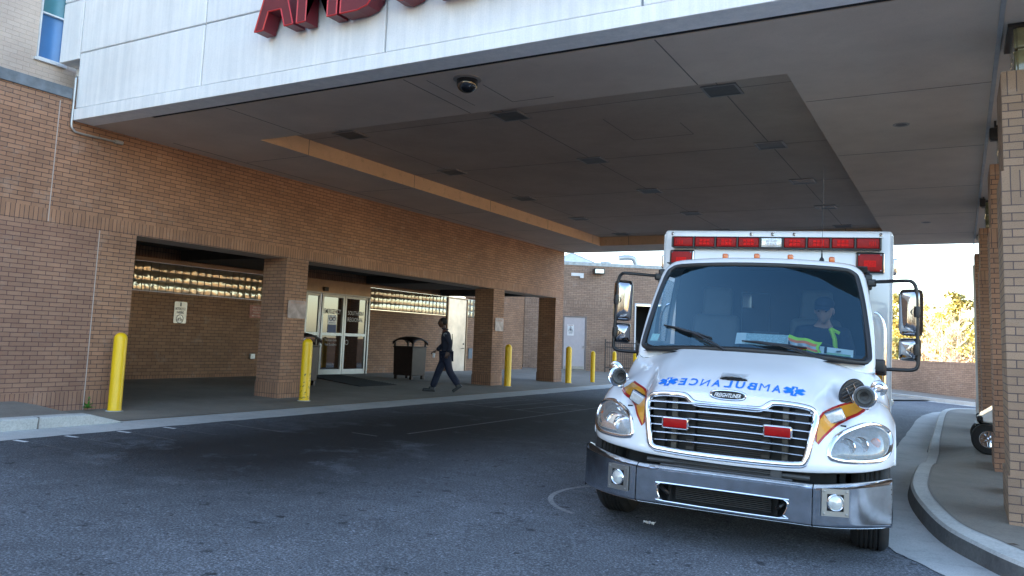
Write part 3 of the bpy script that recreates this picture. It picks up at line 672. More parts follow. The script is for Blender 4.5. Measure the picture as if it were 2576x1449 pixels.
mb = MB(); mb.box(-12.2, 3.66, YE-.3, YE, ZC+.12, 4.0); mb.build('rear_fascia', M['fascia'], can)
mb = MB(); mb.box(XR+.6, XR+.9, YF+.3, YE, ZC, 4.0); mb.build('side_fascia', M['fascia'], can)
mb = MB()
for x, w in ((.40, .022), (.72, .016)): mb.box(x-w, x+w, 5.0 if False else YS, YE-.02, ZC-.02, ZC+.01)
mb.build('soffit_trim', simple('trim_grey', (.30, .31, .32), .6), can, bevel=.006)
# recessed ceiling lamps
def mk_light():
    r = empty('ceiling_lamp', (0, 0, 0))
    m1 = MB(); L2, W2 = .23, .23
    for (x0, x1, y0, y1) in ((-L2, L2, -W2, -W2+.03), (-L2, L2, W2-.03, W2), (-L2, -L2+.03, -W2+.03, W2-.03), (L2-.03, L2, -W2+.03, W2-.03)): m1.box(x0, x1, y0, y1, -.018, .0)
    m1.build('frame', M['lampframe'], r, local=True)
    m2 = MB(); m2.box(-L2+.03, L2-.03, -W2+.03, W2-.03, -.012, -.002); m2.build('lens', M['lightlens'], r, local=True); return r
proto = mk_light(); first = True
cols = {-8.87: 'left', -5.79: 'middle', -2.63: 'right'}; nth = ['nearest', 'second', 'third', 'fourth', 'farthest']
for x, cn in cols.items():
    for k, y in enumerate((10.1, 13.2, 16.3, 19.4, 22.5)):
        o = proto if first else copy_tree(proto); first = False
        o.location = (x, y, ZR-.001)
        tag(o, f'square recessed lamp in the canopy recess, {nth[k]} in the {cn} row of five', 'ceiling lamp', 'square lamps set in the canopy ceiling')
def can_light(loc, label):
    r = empty('downlight', loc, label=label, cat='downlight', group='small round downlights in the canopy edge'); mb = MB(); mb.lathe([(.07, 0), (.10, -.006), (.105, 0)], loc, (0, 0, 1), 24); mb.build('trim_ring', M['lampframe'], r, smooth=True)
    mb = MB(); mb.lathe([(.001, -.001), (.07, -.001)], loc, (0, 0, 1), 20); mb.build('lens', M['lightlens'], r)
can_light((-.62, 11.65, ZC-.001), 'small round downlight in the soffit between the recess and the nearer brick pillars')
can_light((-.61, 20.6, ZC-.001), 'small round downlight in the soffit near the far end of the canopy')
cd = empty('security_camera', (-5.06, 7.75, ZC), label='black dome security camera on a white ring under the canopy front edge', cat='security camera')
mb = MB(); mb.lathe([(.001, 0), (.17, 0), (.17, -.01), (.14, -.016), (.001, -.016)], (-5.06, 7.75, ZC), (0, 0, 1), 32); mb.build('base_ring', M['lampframe'], cd, smooth=True)
mb = MB(); mb.lathe([(.128, -.01), (.128, -.06)]+[(.128*cos(t), -.06-.11*sin(t)) for t in [pi/2*k/8 for k in range(1, 9)]], (-5.06, 7.75, ZC), (0, 0, 1), 32); mb.build('dome', simple('smoked_dome', (.008, .008, .01), .06, coat=1), cd, smooth=True)
# raised sign letters
sg = empty('canopy_sign', (-5.5, 6.95, 3.75), label='big dark red raised letters of the ambulance sign on the white canopy front', cat='sign', )
lx = [(-7.66, .70, 'A'), (-6.95, .68, 'M'), (-6.26, .55, 'B'), (-5.60, .56, 'U'), (-4.94, .5, 'L'), (-4.38, .70, 'A'), (-3.62, .62, 'N'), (-2.92, .58, 'C'), (-2.25, .5, 'E')]
for x, w, ch in lx:
    v, f, asp = text2d(ch, .030); h = .86; z0 = 3.745; yf, yb = 6.80, YF-.03
    w *= .93; vs = [(x+a*w, yf, z0+b*h) for a, b in v]; me = MB(); me.add(vs, f, 0)
    # outline edges
    from collections import Counter
    ec = Counter()
    for fc in f:
        for i in range(len(fc)): ec[tuple(sorted((fc[i], fc[(i+1) % len(fc)])))] += 1
    vb = [(q[0], yb, q[2]) for q in vs]; n = len(vs)
    me.add(vs+vb, [(a, b, b+n, a+n) for (a, b), c in ec.items() if c == 1], 0)
    cxm = x+w/2
    for (a, b), c in ec.items():
        if c == 1: me.tube([vs[a], vs[b]], .011, 4, mi=1, cap=False)
    me.build('letter', [M['red_letter'], M['red_edge']], sg)
# ------------------------------------------------------------------ right hand brick pillars
labs = ['big tan brick pillar at the right edge, nearest to the viewer', 'tan brick pillar standing second along the right walkway, hiding the golf cart',
        'third tan brick pillar of the right walkway, behind the golf cart front', 'farthest brick pillar of the right walkway, by the far road']
for i, (y, zt, x0) in enumerate(((8.33, 2.62, .385), (12.05, 2.55, .40), (17.9, 2.53, .385), (22.9, 2.6, .375))):
    p = empty('brick_pillar', (x0+.5, y+.5, zg(x0, y)+.15), label=labs[i], cat='pillar', group='brick pillars along the right walkway')
    mb = MB(); x1, y1 = x0+1.05, y+.9; zb = zg(x0, y)+.1; bm_ = 0 if i == 0 else 2
    def shell(f, z0, z1, mi, cap=True):
        a, b, c, d = x0-f, x1+f, y-f, y1+f
        wallquad(mb, (a, c), (b, c), z0, z1, mi); wallquad(mb, (a, c), (a, d), z0, z1, mi); wallquad(mb, (b, c), (b, d), z0, z1, mi); wallquad(mb, (a, d), (b, d), z0, z1, mi)
        if cap: mb.quad((a, c, z1), (b, c, z1), (b, d, z1), (a, d, z1), mi)
    shell(.045, zb, -1.0, bm_); shell(.025, -1.0, 1.44, bm_); shell(.025, 1.44, 1.69, bm_+1); shell(0, 1.69, zt-.2, bm_); shell(0, zt-.2, zt, bm_+1)
    mb.build('shaft', [M['brick_gold'], M['soldier_gold'], M['brick'], M['soldier']], p)
    mb = MB()
    # glass block lantern between the shaft and the soffit
    a, b, c, d = x0+.13, x1-.1, y+.12, y1-.12
    n = 4; w = (b-a)/n; hh = (ZC-zt)/2
    mb.box(a+.02, b-.02, c+.02, d-.02, zt, ZC-.03, 1)
    for k in range(n):
        for j in range(2):
            mb.rbox((a+w*(k+.5), c+.01, zt+hh*(j+.5)), (w*.93, .05, hh*.92), r=.015); mb.rbox((a+.01, c+(d-c)*(k+.5)/4, zt+hh*(j+.5)), (.05, (d-c)/4*.93, hh*.92), r=.015)
    mb.build('glass_blocks', [simple('pillar_glass_block', (.20, .19, .10), .12, coat=.6, var=.3, scale=9), simple('block_joint_pale', (.34, .33, .25), .7)], p, smooth=50)
    mb = MB(); mb.box(a-.06, b+.04, c-.06, d+.04, ZC-.035, ZC-.004); mb.build('cap_trim', M['black'], p)
mb = MB(); mb.box(.33, .375, 22.75, 22.9, -1.3, 2.3); 
tag(mb.build('downpipe', M['galv']), 'thin grey downpipe on the farthest right pillar', 'pipe')
for (y, z, lb) in ((11.9, 2.79, 'small black floodlight at the soffit edge above the second right pillar'), (17.6, 2.86, 'small black floodlight at the soffit edge above the third right pillar')):
    t_ = empty('floodlight', (.55, y, z), label=lb, cat='floodlight'); mb = MB(); mb.rbox((.45, y, z+.12), (.10, .14, .16), r=.02); mb.build('housing', M['black'], t_); mb = MB(); mb.tube([(.47, y, z+.18), (.47, y, ZC)], .012); mb.build('bracket', M['black'], t_)
# ------------------------------------------------------------------ far building
FB = Vector((-15.3255, 33.481)); FD = Vector((sin(RAD(54)), cos(RAD(54)))); FN = Vector((cos(RAD(54)), -sin(RAD(54))))
def fp(t, o=0.0): p = FB+FD*t+FN*o; return (p.x, p.y)
fb = empty('brick_annex', (*fp(0), -1.2), label='tan brick annex set at an angle beyond the bay, with a grey door', cat='building')
GZ = -1.16
mb = MB()
def wall_seg(p, q, z0, z1): 
    for a, b, mi in ((z0, 1.70, 0), (1.70, 1.955, 1), (1.955, z1, 0)):
        if b > a: wallquad(mb, p, q, a, b, mi)
for p, q in (((XB, 28), (-17.9, 28)), ((-17.9, 28), (-17.9, 34.05)), ((-17.9, 34.05), (-17.4, 34.05)), ((-17.4, 34.05), fp(-2.4)), (fp(-2.4), fp(-.61)), (fp(.50), fp(2.80)), (fp(4.2), fp(9)), (fp(9), fp(9, -8))): wall_seg(p, q, -1.6, 3.6)
wall_seg((XB, 24), (XB, 28), 1.70, 3.6); wallquad(mb, (XB, 26.7), (XB, 28), -1.4, 1.7, 0)
wallquad(mb, fp(-.61), fp(.50), 1.26, 1.70, 0); wallquad(mb, fp(-.61), fp(.50), 1.70, 1.955, 1); wallquad(mb, fp(-.61), fp(.50), 1.955, 3.6, 0)
wallquad(mb, fp(2.8), fp(4.2), 1.92, 3.6, 0)
mb.build('wall', [M['brick_far'], M['soldier_far']], fb)
mb = MB()
vs = []
def obox(mb, t0, t1, o0, o1, z0, z1, mi=0):
    ps = [fp(t0, o0), fp(t1, o0), fp(t1, o1), fp(t0, o1)]
    mb.add([(x, y, z0) for x, y in ps]+[(x, y, z1) for x, y in ps], [(3, 2, 1, 0), (4, 5, 6, 7), (0, 1, 5, 4), (1, 2, 6, 5), (2, 3, 7, 6), (3, 0, 4, 7)], mi)
obox(mb, -2.5, 9.1, -.6, .03, 3.6, 3.76); mb.box(-18.4, -17.87, 28, 34.3, 3.6, 3.74); mb.build('coping', M['copingw'], fb, bevel=.008)
mb = MB(); obox(mb, -2.5, 9.1, -12, -.55, 3.2, 3.58); mb.build('roof', M['copingw'], fb)
mb = MB(); obox(mb, -.55, .44, -.07, -.02, GZ, 1.21); d_ = mb.build('door', M['greydoor'], fb, bevel=.004)
mb = MB(); obox(mb, -.61, -.55, -.10, .015, GZ, 1.26); obox(mb, .44, .50, -.10, .015, GZ, 1.26); obox(mb, -.55, .44, -.10, .015, 1.212, 1.26); mb.build('frame', simple('door_frame_brown', (.20, .16, .14), .5), d_)
mb = MB(); obox(mb, .34, .40, -.02, .03, -.17, -.10); mb.build('handle', M['alu'], d_); mb = MB(); obox(mb, -.5, .4, -.02, -.005, GZ+.01, GZ+.14); mb.build('kick_plate', M['alu'], d_)
mb = MB(); obox(mb, 2.80, 4.2, -1.5, -1.45, -1.3, 1.92); obox(mb, 2.8, 2.84, -1.45, -.02, -1.3, 1.92); obox(mb, 4.16, 4.2, -1.45, -.02, -1.3, 1.92); mb.build('dark_doorway', M['dark'], fb)  # inner walls near black, the doorway's shade put into the colour
mb = MB(); obox(mb, 2.74, 2.80, -.08, .03, GZ, 1.96); obox(mb, 4.2, 4.26, -.08, .03, GZ, 1.96); obox(mb, 2.80, 4.2, -.08, .03, 1.90, 1.96); mb.build('doorway_frame', M['white'], fb)
s_ = empty('door_sign', (*fp(-.28, 0), .55), label='small white warning notice with a black triangle on the grey annex door', cat='sign')
mb = MB(); obox(mb, -.40, -.10, -.02, -.008, .36, .86); mb.build('plate', M['white'], s_)
mb = MB(); tri = [(-.36, .56), (-.14, .56), (-.25, .78)]
mb.tube([(*fp(t, -.004), z) for t, z in tri], .012, 5, closed=True); obox(mb, -.30, -.20, -.009, -.005, .59, .64); obox(mb, -.265, -.235, -.009, -.005, .62, .72)
for z in (.47, .43, .50): obox(mb, -.34, -.16, -.009, -.005, z, z+.012)
mb.build('print', M['grey_ink'], s_)
mb = MB(); obox(mb, -.36, -.14, -.009, -.005, .82, .84); mb.build('red_heading', M['signred'], s_)
fl = empty('wall_floodlight', (*fp(.97), 3.3), label='black rectangular floodlight mounted high on the annex wall', cat='floodlight')
mb = MB(); obox(mb, .72, 1.22, .06, .30, 3.22, 3.48); mb.build('housing', M['black'], fl, bevel=.02); mb = MB(); obox(mb, .77, 1.17, .30, .306, 3.26, 3.44); mb.build('lens', M['lamp_clear'], fl)
mb = MB(); obox(mb, .92, 1.02, 0, .08, 3.30, 3.40); mb.build('bracket', M['black'], fl)
mb = MB(); obox(mb, -.30, .28, 0, .05, 3.10, 3.24); obox(mb, .12, .28, 0, .06, 3.02, 3.24); tag(mb.build('wall_vent', M['white']), 'small pale vent plate high on the annex wall left of the floodlight', 'vent')
sk = empty('roof_skylight', (-18.3, 38.2, 3.6), label='glass pyramid skylight on the annex roof', cat='skylight')
c0 = (-17.0, 36.4)
mb = MB(); bs = [(c0[0]+FD.x*a+FN.x*b, c0[1]+FD.y*a+FN.y*b, 3.72) for a, b in ((-1.6, 1.2), (1.6, 1.2), (1.6, -1.6), (-1.6, -1.6))]; ap = (c0[0], c0[1], 4.55)
mb.add(bs+[ap], [(0, 1, 4), (1, 2, 4), (2, 3, 4), (3, 0, 4)]); mb.build('glazing', simple('skylight_glass', (.55, .58, .58), .2, coat=.5), sk)
mb = MB()
for b in bs: mb.tube([b, ap], .035, 6)
for i in range(4): mb.tube([bs[i], bs[(i+1) % 4]], .05, 6)
mb.build('ribs', M['copingw'], sk)
for t, lb, s in ((3.1, 'curved metal gooseneck vent on the annex roof beside the ambulance', 1.0), (1.5+.35, 'low metal vent cowl on the annex roof, left of the gooseneck vent', .55)):
    q = fp(t, -1.2); mb = MB(); mb.tube(cr([(q[0], q[1], 3.55), (q[0], q[1], 3.85*s+3.75*(1-s)), (q[0]-.12*s, q[1]-.08, 3.55+.62*s), (q[0]-.45*s, q[1]-.3*s, 3.55+.66*s), (q[0]-.72*s, q[1]-.48*s, 3.55+.60*s)], 4), .13*s, 10)
    tag(mb.build('roof_vent', M['galv'], smooth=True), lb, 'roof vent')
# iron fence
fe = empty('iron_fence', (*fp(1.3, .4), -1.2), label='short run of black iron fence in front of the dark annex doorway', cat='fence')
mb = MB()
for z in (-1.02, .10, -.10):
    mb.tube([(*fp(1.3, .4), z), (*fp(4.4, .4), z)], .018, 6)
mb.build('rail', M['black'], fe)
mb = MB()
for k in range(1, 31): t = 1.3+.10*k; mb.tube([(*fp(t, .4), -1.12), (*fp(t, .4), .16)], .009, 4)
mb.build('pickets', M['black'], fe)
for t in (1.3, 2.75, 4.4): mb = MB(); mb.tube([(*fp(t, .4), -1.25), (*fp(t, .4), .26)], .03, 4); mb.build('post', M['black'], fe)
# black wheel stop like lump beside far wall
mb = MB(); mb.rbox((-17.3, 32.4, -1.09), (.55, .35, .12), r=.04); tag(mb.build('rubber_mat_roll', M['rubber']), 'low black rubber block lying by the lit wall seen through the last opening', 'block')
# ------------------------------------------------------------------ parapet across the road
pw = empty('brick_parapet', (-1, 41, -1.9), label='low tan brick wall across the road behind the ambulance, trees above it', cat='wall')
P0 = Vector((.66, 39.3)); PD = Vector((-.656, .755)); PN = Vector((.755, .656))
mb = MB()
a = P0-PD*9; b = P0+PD*16; at = a+PN*.3; bt_ = b+PN*.3
for z0, z1, mi in ((-2.3, -.44, 0), (-.44, -.20, 1)): wallquad(mb, tuple(a), tuple(b), z0, z1, mi); wallquad(mb, tuple(at), tuple(bt_), z0, z1, mi)
mb.quad((a.x, a.y, -.20), (b.x, b.y, -.20), (bt_.x, bt_.y, -.20), (at.x, at.y, -.20), 0)
mb.build('wall', [M['brick_far'], M['soldier_far']], pw)
# unseen block, added to keep the sun off the bay and far road
mb = MB(); mb.box(-62, -42, -26, 50, -3, 15.5); mb.build('sun_blocker', M['brick_pale'], tw)
# ------------------------------------------------------------------ trees
def leafmat(name, c, rough=.6):
    m, t, b = nmat(name); oi = N(t, 'TexCoord'); n = N(t, 'TexNoise', i_Scale=.9, i_Detail=3.0); t.links.new(oi.outputs['Object'], n.inputs[0])
    t.links.new(ramp(t, n.outputs[0], [(.3, tuple(x*.55 for x in c)), (.7, tuple(min(1, x*1.4) for x in c))]), b.inputs['Base Color']); b.inputs['Roughness'].default_value = rough
    return m
LM = {'pine': leafmat('pine_needles', (.32, .29, .09)), 'pine2': leafmat('yellow_green_foliage', (.46, .40, .12)), 'dry': leafmat('dry_brush', (.56, .44, .29)), 'twig': leafmat('bare_twigs', (.32, .25, .19))}
bark = simple('bark', (.24, .18, .13), .9, var=.3, scale=8); bark_pale = simple('pale_bark', (.58, .48, .38), .9, var=.25, scale=8)
def limb_tree(base, h, rng, spread=.5, pale=False, leafkind=None, ncl=90, leaf=.16, crown0=.35, nleaf=36, twigs=True, label='', group=None, kind='tree'):
    nm = {'pine': 'pine_tree', 'pine2': 'pine_tree', None: 'bare_tree'}.get(leafkind, 'shrub')
    r = empty(nm, base, label=label, cat='tree', group=group)
    bx, by, bz = base; tr = MB(); tips = []
    ph = rng.uniform(0, 6); lean = (rng.uniform(-.06, .06)*h, rng.uniform(-.06, .06)*h)
    P = [Vector((bx+lean[0]*t+.06*h*sin(ph+4*t)*t*.5, by+lean[1]*t, bz+h*t*.97)) for t in (0, .12, .25, .38, .5, .62, .74, .86, .97)]
    R0 = h*.017; tr.tube(P, [R0*1.35, R0, R0*.9, R0*.8, R0*.68, R0*.55, R0*.4, R0*.25, R0*.08], 7)
    def at(t): t = t*8; i = min(int(t), 7); return P[i].lerp(P[i+1], t-i)
    nb = 22 if leafkind is None else 17
    for k in range(nb):
        t = crown0+(.96-crown0)*(k+rng.random())/nb; o = at(t); an = rng.uniform(0, 2*pi)
        L = h*spread*(1-t*.72)*rng.uniform(.55, 1.0); up = rng.uniform(.25, .8) if leafkind is None else rng.uniform(.0, .45)
        d = Vector((cos(an), sin(an), up)).normalized(); q = [o]; c = o.copy()
        for s in range(4): d = (d+Vector((rng.uniform(-.25, .25), rng.uniform(-.25, .25), rng.uniform(-.05, .25)))).normalized(); c = c+d*L/4; q.append(c.copy())
        rb = R0*(1-t)*.55+.012; tr.tube(q, [rb, rb*.75, rb*.5, rb*.3, rb*.12], 5)
        for s in (1, 2, 3, 4):
            for j in range(3 if leafkind is None else 1):
                d2 = (d+Vector((rng.uniform(-1, 1), rng.uniform(-1, 1), rng.uniform(-.2, .9)))).normalized(); e = q[s]+d2*L*rng.uniform(.2, .45)
                m_ = q[s].lerp(e, .5)+Vector((rng.uniform(-.05, .05)*L,)*2+(0,)); tr.tube([q[s], m_, e], [rb*.4+.004, rb*.25+.004, .004], 4); tips += [m_, e]
                if leafkind is None:
                    for _ in range(3):
                        e2 = e+(d2+Vector((rng.uniform(-.8, .8), rng.uniform(-.8, .8), rng.uniform(-.1, .8)))).normalized()*L*rng.uniform(.10, .25); tr.tube([e, e2], [.007, .003], 3); tips.append(e2)
            tips.append(q[s])
    tr.build('trunk', bark_pale if pale else bark, r)
    if leafkind:
        lf = MB()
        for _ in range(ncl):
            c = rng.choice(tips); rad = rng.uniform(.25, .6)*h*.07
            for _ in range(nleaf):
                p = c+Vector((rng.gauss(0, 1)*rad, rng.gauss(0, 1)*rad, rng.gauss(0, .6)*rad)); s = leaf*rng.uniform(.6, 1.4)
                a_ = Vector((rng.uniform(-1, 1), rng.uniform(-1, 1), rng.uniform(-1, 1))).normalized()*s; b_ = a_.cross(Vector((rng.uniform(-1, 1), rng.uniform(-1, 1), rng.uniform(-1, 1)))).normalized()*s*.55
                lf.add([p-a_, p+b_, p+a_, p-b_], [(0, 1, 2, 3)])
        lf.build('crown', LM[leafkind], r)
    return r
TG = 'trees beyond the low brick wall'
rg = random.Random(21)
T = [((-3.8, 66, -2.7), 7.4, 'pine2', .34, 'yellow-green pine right beside the ambulance box, left of the gap over the brick wall'),
     ((-5.6, 76, -2.7), 8.2, 'pine', .34, 'dark green pine partly hidden behind the ambulance box'),
     ((-2.3, 74, -2.7), 7.9, None, .36, 'tall pale bare tree with forked limbs above the low brick wall'),
     ((.45, 72, -2.7), 7.9, 'pine', .32, 'taller dark pine beside the brick pillar, showing dark clumps against the sky'),
     ((-.9, 82, -2.7), 8.0, 'pine2', .34, 'yellow-green tree with a ragged top behind the bare trees'),
     ((-1.2, 62, -2.7), 5.6, None, .42, 'lower bare tree with fine pinkish twigs behind the parapet, right of the big mirror'),
     ((1.5, 62, -2.7), 4.9, 'pine2', .42, 'small yellow-green tree low against the brick pillar'),
     ((-3.2, 58, -2.7), 3.9, 'pine2', .5, 'low bright yellow-green shrub just above the wall beside the ambulance'),
     ((-2.6, 88, -2.7), 8.6, 'pine2', .36, 'farthest rounded yellow-green tree seen between the bare trunks'),
     ((-.1, 66, -2.7), 6.3, None, .40, 'spreading pale bare tree just left of the brick pillars'),
     ((-3.2, 70, -2.7), 6.8, None, .36, 'slender pale bare tree behind the big right mirror'),
     ((2.6, 80, -2.7), 8.8, 'pine', .34, 'dark pine mostly hidden by the right hand pillars')]
for b_, h, k, sp, lb in T: limb_tree(b_, h*1.03, rg, sp, pale=(k is None), leafkind=k, ncl=72, leaf=.13 if k != 'pine' else .15, crown0=.18 if k else .25, label=lb, group=TG)
# undergrowth and the wood that stands east of the bay (seen only in reflections)
def wood(name, boxes, mat, seed, size):
    rng = random.Random(seed); mb = MB()
    for (x0, x1, y0, y1, z0, z1, n) in boxes:
        for _ in range(n):
            x, y = rng.uniform(x0, x1), rng.uniform(y0, y1); top = z0+(z1-z0)*(.72+.28*sin(x*.9+y*.37)*cos(y*.61-x*.23))
            z = z0+(top-z0)*rng.random()**.8; s = size*rng.uniform(.5, 1.4)
            a_ = Vector((rng.uniform(-1, 1), rng.uniform(-1, 1), rng.uniform(-1, 1))).normalized()*s; q = a_.cross(Vector((rng.uniform(-1, 1), rng.uniform(-1, 1), rng.uniform(-1, 1)))).normalized()*s*.5; p = Vector((x, y, z))
            mb.add([p-a_, p+q, p+a_, p-q], [(0, 1, 2, 3)])
    return tag(mb.build(name, mat), kind='stuff')
wood('dry_undergrowth', [(-7, 4, 52, 66, -2.7, -.2, 5200), (-9, 6, 66, 84, -2.7, 1.6, 6000)], LM['dry'], 3, .22)
wood('distant_wood', [(-12, 9, 86, 100, -2.7, 4.6, 7000)], LM['pine2'], 4, .35)
wood('reflected_wood', [(50, 62, -30, 75, -2.7, 5.0, 9000), (-25, 40, -52, -46, -2.7, 6, 4000)], LM['dry'], 9, .75)
# ------------------------------------------------------------------ bollards
def bollard_proto(r, h):
    e = empty('bollard', (0, 0, 0)); mb = MB()
    mb.lathe([(r*1.0, 0), (r*1.04, .02), (r, .04), (r, h-.10)]+[(r*cos(t), h-.10+.10*sin(t)) for t in [pi/2*k/8 for k in range(1, 9)]], n=28)
    mb.build('sleeve', M['yellow'], e, local=True, smooth=60); mb = MB(); mb.lathe([(r+.03, 0), (r+.03, .008), (r, .012)], n=24); mb.build('base_ring', M['gutter'], e, local=True); return e
BL = [((-11.35, 7.91), 1.225, .098, 'yellow bollard nearest to the viewer, at the end of the left brick wall'), ((-11.11, 11.75), 1.22, .098, 'yellow bollard scuffed near its foot, in front of the first brick column'),
      ((-11.33, 20.15), 1.19, .098, 'yellow bollard beside the second brick column'), ((-11.18, 23.92), 1.19, .098, 'yellow bollard beside the last brick column, left of the grey door'),
      ((-10.98, 25.45), 1.07, .075, 'slimmer yellow bollard in the open between the grey door and the iron fence'), ((-11.10, 27.7), 1.07, .075, 'slim yellow bollard in front of the iron fence, behind the ambulance mirror'),
      ((-11.3, 30.4), 1.07, .075, 'slim yellow bollard half hidden by the ambulance fender and horn')]
pb = {}
for (x, y), h, r, lb in BL:
    if r not in pb: pb[r] = bollard_proto(r, 1.2 if r > .08 else 1.07); o = pb[r]
    else: o = copy_tree(pb[r])
    o.location = (x, y, zg(x, y)+.012); tag(o, lb, 'bollard', 'yellow bollards along the kerb')
# scuffs on the second bollard (own wear marks)
sc2 = [o for o in bpy.data.objects if o.name.startswith('bollard') and abs(o.location.y-11.75) < .01][0]
mb = MB(); rs_ = random.Random(4)
for k in range(26):
    t = rs_.uniform(-1.9, .5); z = .03+rs_.random()**1.6*.5; w = rs_.uniform(.02, .10); hh = rs_.uniform(.01, .05); q = []
    for (da, dz) in ((-w, 0), (w*.4, hh*.2), (w, hh), (-w*.3, hh*.8)): a_ = t+da*3; q.append((.0995*cos(a_), .0995*sin(a_), z+dz))
    mb.add(q, [(0, 1, 2, 3)])
mb.build('scuff_mark', simple('scuff_dark', (.10, .085, .01), .5), sc2, local=True)
# ------------------------------------------------------------------ litter bins
def bin_at(x, y, label):
    z0 = zg(x, y)+.012; e = empty('litter_bin', (x, y, z0), label=label, cat='litter bin', group='brown metal litter bins outside the entrance')
    W2 = .35; ex = []
    mb = MB(); b0 = .11; b1 = .93
    v = [(x+sx*W2*.96, y+sy*W2*.96, z0+b0) for sx, sy in ((-1, -1), (1, -1), (1, 1), (-1, 1))]+[(x+sx*W2, y+sy*W2, z0+b1) for sx, sy in ((-1, -1), (1, -1), (1, 1), (-1, 1))]
    mb.add(v, [(3, 2, 1, 0), (4, 5, 6, 7), (0, 1, 5, 4), (1, 2, 6, 5), (2, 3, 7, 6), (3, 0, 4, 7)]); mb.build('body', M['brown'], e, bevel=.015)
    mb = MB(); mb.box(x-W2-.02, x+W2+.02, y-W2-.02, y+W2+.02, z0+b1, z0+b1+.035); mb.build('rim', M['brown'], e, bevel=.01)
    for sx, sy in ((-1, -1), (1, -1), (1, 1), (-1, 1)):
        mb = MB(); cx_, cy_ = x+sx*(W2-.03), y+sy*(W2-.03); mb.rbox((cx_, cy_, z0+b1+.10), (.05, .05, .18), r=.01); mb.build('lid_post', M['brown'], e)
        mb = MB(); cx_, cy_ = x+sx*(W2-.07), y+sy*(W2-.07); mb.box(cx_-.04, cx_+.04, cy_-.04, cy_+.04, z0, z0+.115); mb.build('leg', M['brown'], e, bevel=.008)
    mb = MB()
    def dome(u, v):
        a, b = 2*u-1, 2*v-1; rr = max(abs(a), abs(b)); hgt = .12+.16*(1-(abs(a)**2.4*.5+abs(b)**2.4*.5))-.10*max(0, rr-.9)*10*0
        return (x+a*(W2+.03), y+b*(W2+.03), z0+b1+.05+hgt-.0)
    mb.grid(dome, 16, 16)
    # arched skirts that frame the openings
    for sx in range(4):
        c, s = cos(sx*pi/2), sin(sx*pi/2)
        def sk_(u, v):
            a = 2*u-1; top = .12+.16*(1-(abs(a)**2.4*.5+.5)); lo = .02+ .17*(1-abs(a)**2.2)
            zz = top+(min(lo, top-.03)-top)*v; px, py = a*(W2+.03), W2+.03
            return (x+px*c-py*s, y+px*s+py*c, z0+b1+.05+zz)
        mb.grid(sk_, 16, 1)
    o = mb.build('lid', M['brown'], e, smooth=50); so = o.modifiers.new('s', 'SOLIDIFY'); so.thickness = .02
    return e
bin_at(-14.30, 19.45, 'brown metal litter bin with a domed open lid standing alone, right of the sliding doors')
bin_at(-13.95, 14.45, 'brown metal litter bin mostly hidden behind the scuffed bollard and first brick column')
mb = MB(); q = [(-16.25, 18.5), (-16.25, 17.1), (-12.95, 15.6), (-12.92, 17.05)]
vs = [(x, y, zg(x, y)+.014) for x, y in q]+[(x, y, zg(x, y)+.026) for x, y in q]; mb.add(vs, [(0, 1, 2, 3), (4, 5, 6, 7), (0, 1, 5, 4), (1, 2, 6, 5), (2, 3, 7, 6), (3, 0, 4, 7)])
for k in range(1, 24):
    t = k/24; a_ = Vector(vs[5]).lerp(Vector(vs[4]), t) if False else Vector(vs[4]).lerp(Vector(vs[7]), t); b_ = Vector(vs[5]).lerp(Vector(vs[6]), t); mb.tube([a_+Vector((0, 0, .003)), b_+Vector((0, 0, .003))], .008, 4)
tag(mb.build('door_mat', M['rubber']), 'black ribbed rubber mat lying askew before the sliding doors', 'mat')
# ------------------------------------------------------------------ signs
def plate(name, label, y0, y1, z0, z1, x, mat, r=.03, writer=None, mats=None, tilt=0):
    e = empty(name, (x, (y0+y1)/2, (z0+z1)/2), label=label, cat='sign'); mb = MB()
    pts = []
    for cx_, cz_, a0_ in ((y1-r, z1-r, 0), (y0+r, z1-r, 90), (y0+r, z0+r, 180), (y1-r, z0+r, 270)): pts += [(cx_+r*cos(RAD(a0_+a)), cz_+r*sin(RAD(a0_+a))) for a in (0, 30, 60, 90)]
    mb.prism(pts, x+.002, x+.008, fn=lambda a, b, c: (c, a, b)); mb.build('plate', mat, e)
    if writer: w_ = MB(); writer(w_); w_.build('print', mats, e)
    return e
def wr(mb):
    X = XB+.020; cy = 13.005
    mb.box(X-.001, X, cy-.02, cy+.02, .55, .64)
    text_on(mb, 'MOTORCYCLE', (X, cy, .455), (0, 1, 0), (0, 0, 1), .065, .29, bold=.03); text_on(mb, 'PARKING', (X, cy, .37), (0, 1, 0), (0, 0, 1), .065, .20, bold=.03)
    mb.tube([(X-.004, cy+.10*cos(2*pi*k/20), .245+.10*sin(2*pi*k/20)) for k in range(20)], .009, 5, closed=True)
    for s in (-1, 1): mb.tube([(X-.004, cy+s*.048+.026*cos(2*pi*k/10), .222+.026*sin(2*pi*k/10)) for k in range(10)], .007, 4, closed=True)
    mb.tube([(X-.003, cy-.048, .222), (X-.003, cy-.02, .262), (X-.003, cy+.02, .262), (X-.003, cy+.048, .222)], .009, 4); mb.tube([(X-.003, cy+.02, .262), (X-.003, cy+.008, .30)], .007, 4)
plate('parking_sign', 'white rectangular no motorcycle parking sign on the dark porch wall under the glass blocks', 12.83, 13.19, .14, .66, XB+.010, simple('sign_grey_white', (.52, .50, .46), .35, .3), writer=wr, mats=M['grey_ink'])
def wr2(mb):
    X = XB+.020
    for s, z, w in (('EMERGENCY', .63, .36), ('WALK-IN ENTRANCE', .56, .42), ('AND DISCHARGE', .49, .36)): text_on(mb, s, (X, 15.47, z), (0, 1, 0), (0, 0, 1), .045, w)
    mb.box(X-.001, X, 15.29, 15.62, .423, .433); mb.add([(X, 15.25, .428), (X, 15.31, .45), (X, 15.31, .406)], [(0, 1, 2)])
